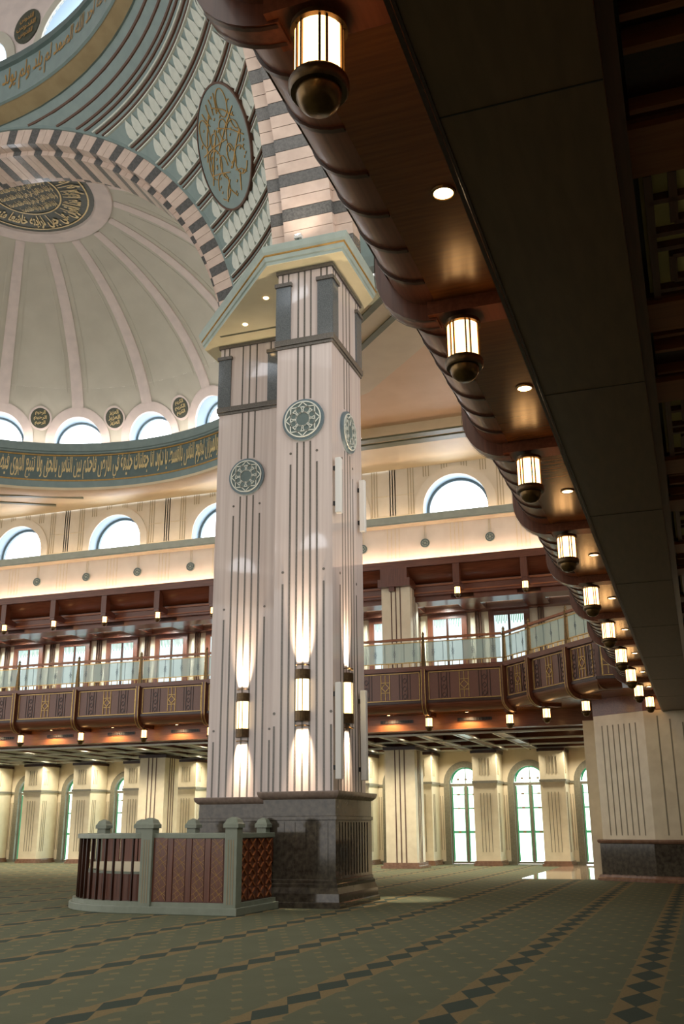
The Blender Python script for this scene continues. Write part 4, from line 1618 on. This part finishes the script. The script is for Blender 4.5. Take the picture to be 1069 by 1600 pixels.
# ================================================================ ENCLOSURE beside the pillar
enc = E('enclosure', (-11, 19.6, 0), 'low enclosure of brown lattice panels and grey green posts at the pillar foot', 'enclosure')
path = [(-8.72, 20.3), (-8.72, 18.42), (-10.55, 18.48)]
c0, r0x, r0y = (-10.9, 20.62), 2.35, 2.14
curve = []
for i in range(13):
    t = radians(-82-98*i/12)
    curve.append((c0[0]+r0x*cos(t), c0[1]+r0y*sin(t)))
path2 = path[2:]+curve[0:]
full = path+curve+[(-13.2, 20.75), (-8.85, 20.35)]


def sweep_xy(pts, w0, w1, z0, z1):
    mb = MB()
    rings = []
    for i, p in enumerate(pts):
        p = Vector(p)
        a = Vector(pts[max(i-1, 0)]); b = Vector(pts[min(i+1, len(pts)-1)])
        e1 = (p-a).normalized() if i else (b-p).normalized()
        e2 = (b-p).normalized() if i < len(pts)-1 else e1
        n1, n2 = Vector((e1.y, -e1.x)), Vector((e2.y, -e2.x))
        m = (n1+n2)/max(.3, 1+n1.dot(n2))
        q0, q1 = p+m*w0, p+m*w1
        rings.append([(*q0, z0), (*q1, z0), (*q1, z1), (*q0, z1)])
    return mb.strip(rings, closed=True, caps=True)


outer = path+curve
O('base_plinth', sweep_xy(outer, -.17, .1, 0, .14), 'enclosure_paint', enc, bevel=.015)
O('base_step', sweep_xy(outer, -.1, .1, .14, .22), 'enclosure_paint', enc)
O('top_rail', sweep_xy(outer, -.07, .08, 1.40, 1.5), 'enclosure_paint', enc, bevel=.012)
back = [curve[-1], (-13.1, 20.72), (-9.3, 20.42)]
O('top_rail', sweep_xy(back[1:], -.06, .06, 1.42, 1.5), 'enclosure_paint', enc)
O('base_plinth', sweep_xy(back[1:], -.06, .06, 0, .2), 'enclosure_paint', enc)
def post(x, y, w=.13):
    p = O('post', MB().box(x-w, x+w, y-w, y+w, 0, 1.62), 'enclosure_paint', enc, bevel=.01)
    O('post_cap', MB().strip([[(x-e, y-e, z), (x+e, y-e, z), (x+e, y+e, z), (x-e, y+e, z)] for e, z in ((w+.03, 1.6), (w+.03, 1.67), (w+.005, 1.7), (w-.02, 1.76), (w-.09, 1.8))], closed=True, caps=True), 'enclosure_paint', p)
    for s in (-.055, 0, .055):
        O('post_flute', MB().box(x+s-.012, x+s+.012, y-w-.004, y-w, .2, 1.38), 'groove', p)
    return p
post(-8.72, 18.42)
post(-10.6, 18.46)
for x, y in ((-13.1, 20.7), (-12.1, 20.7), (-10.75, 20.6), (-8.95, 20.36)):
    post(x, y, .11)
# front panel: four strips of gold star lattice between plain boards
O('panel_board', MB().box(-10.5, -8.84, 18.4, 18.46, .22, 1.42), 'wood_z', enc)
fe = lambda a, b, d: (a, 18.4-d, b)
sw = .25
for i in range(4):
    x = -10.41+.4125*i
    b = O('lattice_board', MB().prism([(x, .24), (x+sw, .24), (x+sw, 1.4), (x, 1.4)], fe, 0, .012), 'wood_z', enc)
    mb = MB()
    for q in range(4):
        z = .25+.2875*q
        h = .2875
        for (p0, q0, p1, q1) in ((0, 0, 1, .62), (1, 0, .2, 1), (0, .38, 1, 1), (1, .3, 0, .9), (.5, 0, .15, .5)):
            mb.bar(fe, x+sw*p0, z+h*q0, x+sw*p1, z+h*q1, .005, .012, .016)
    O('gold_lattice', mb, 'gold_paint', b)
    if i < 3:
        O('plain_board', MB().prism([(x+sw+.03, .24), (x+sw+.135, .24), (x+sw+.135, 1.4), (x+sw+.03, 1.4)], fe, 0, .02), 'wood_z', enc)
# side panel, carved
O('panel_board', MB().box(-8.76, -8.7, 18.55, 20.26, .22, 1.42), 'wood_z', enc)
fs_ = lambda a, b, d: (-8.7+d, a, b)
for i in range(4):
    y = 18.66+.41*i
    b = O('lattice_board', MB().prism([(y, .24), (y+.3, .24), (y+.3, 1.4), (y, 1.4)], fs_, 0, .015), 'wood_z', enc)
    mb = MB()
    for q in range(5):
        z = .26+.23*q
        for s in (-1, 1):
            mb.bar(fs_, y+.15-s*.13, z, y+.15+s*.13, z+.2, .025, .015, .04)
    O('carved_lattice', mb, 'wood_light', b)
# curved front: slats with low boards behind them
seg = []
tot = 0
for a, b in zip(path2, path2[1:]):
    d = math.hypot(b[0]-a[0], b[1]-a[1])
    seg.append((tot, d, a, b))
    tot += d


def along(s, off_=0):
    for t, d, a, b in seg:
        if s <= t+d+1e-6 and d > 1e-6:
            f = (s-t)/d
            e = (Vector(b)-Vector(a))/d
            p = Vector(a)+(Vector(b)-Vector(a))*f+Vector((e.y, -e.x))*off_
            return p, math.atan2(e.y, e.x)
    return Vector(b), 0


slat = MB().box(-.013, .013, -.03, .03, .22, 1.4).mesh('slat', 'wood_dark')
brd = MB().box(-.05, .05, -.012, .012, .2, .72).mesh('board', 'wood_z')
gln = MB().box(-.006, .006, -.036, -.03, .22, 1.4).mesh('slat_edge', 'brass_dark')
n = 16
for i in range(n):
    s = .2+(tot-.25)*i/(n-1)
    p, an = along(s)
    mw = Matrix.Translation((p.x, p.y, 0)) @ Matrix.Rotation(an, 4, 'Z')
    o = put('slat', slat, enc, mw)
    put('slat_edge', gln, o, mw)
n = 36
for i in range(n):
    s = .15+(tot-.2)*i/(n-1)
    p, an = along(s, .16)
    put('board', brd, enc, Matrix.Translation((p.x, p.y, 0)) @ Matrix.Rotation(an, 4, 'Z'))
O('inner_ledge', sweep_xy(path2, .14, .3, .72, .76), 'enclosure_paint', enc)
for i in range(9):
    x = -13.0+.47*i
    O('back_board', MB().box(x, x+.44, 20.52-.0*i, 20.56, .9, 1.42), 'wood_z', enc)
O('back_bench', MB().box(-13, -9.2, 20.2, 20.5, .2, .9), 'cream_stone', enc)

series(LFAR, 'round brass lantern under the far balcony', 'the angled balcony')
series(LUP, 'small lit lantern under the upper wood cornice', 'the ribbed balcony')
series(VENTS, 'dark slotted air vent under the far balcony', 'the angled balcony')
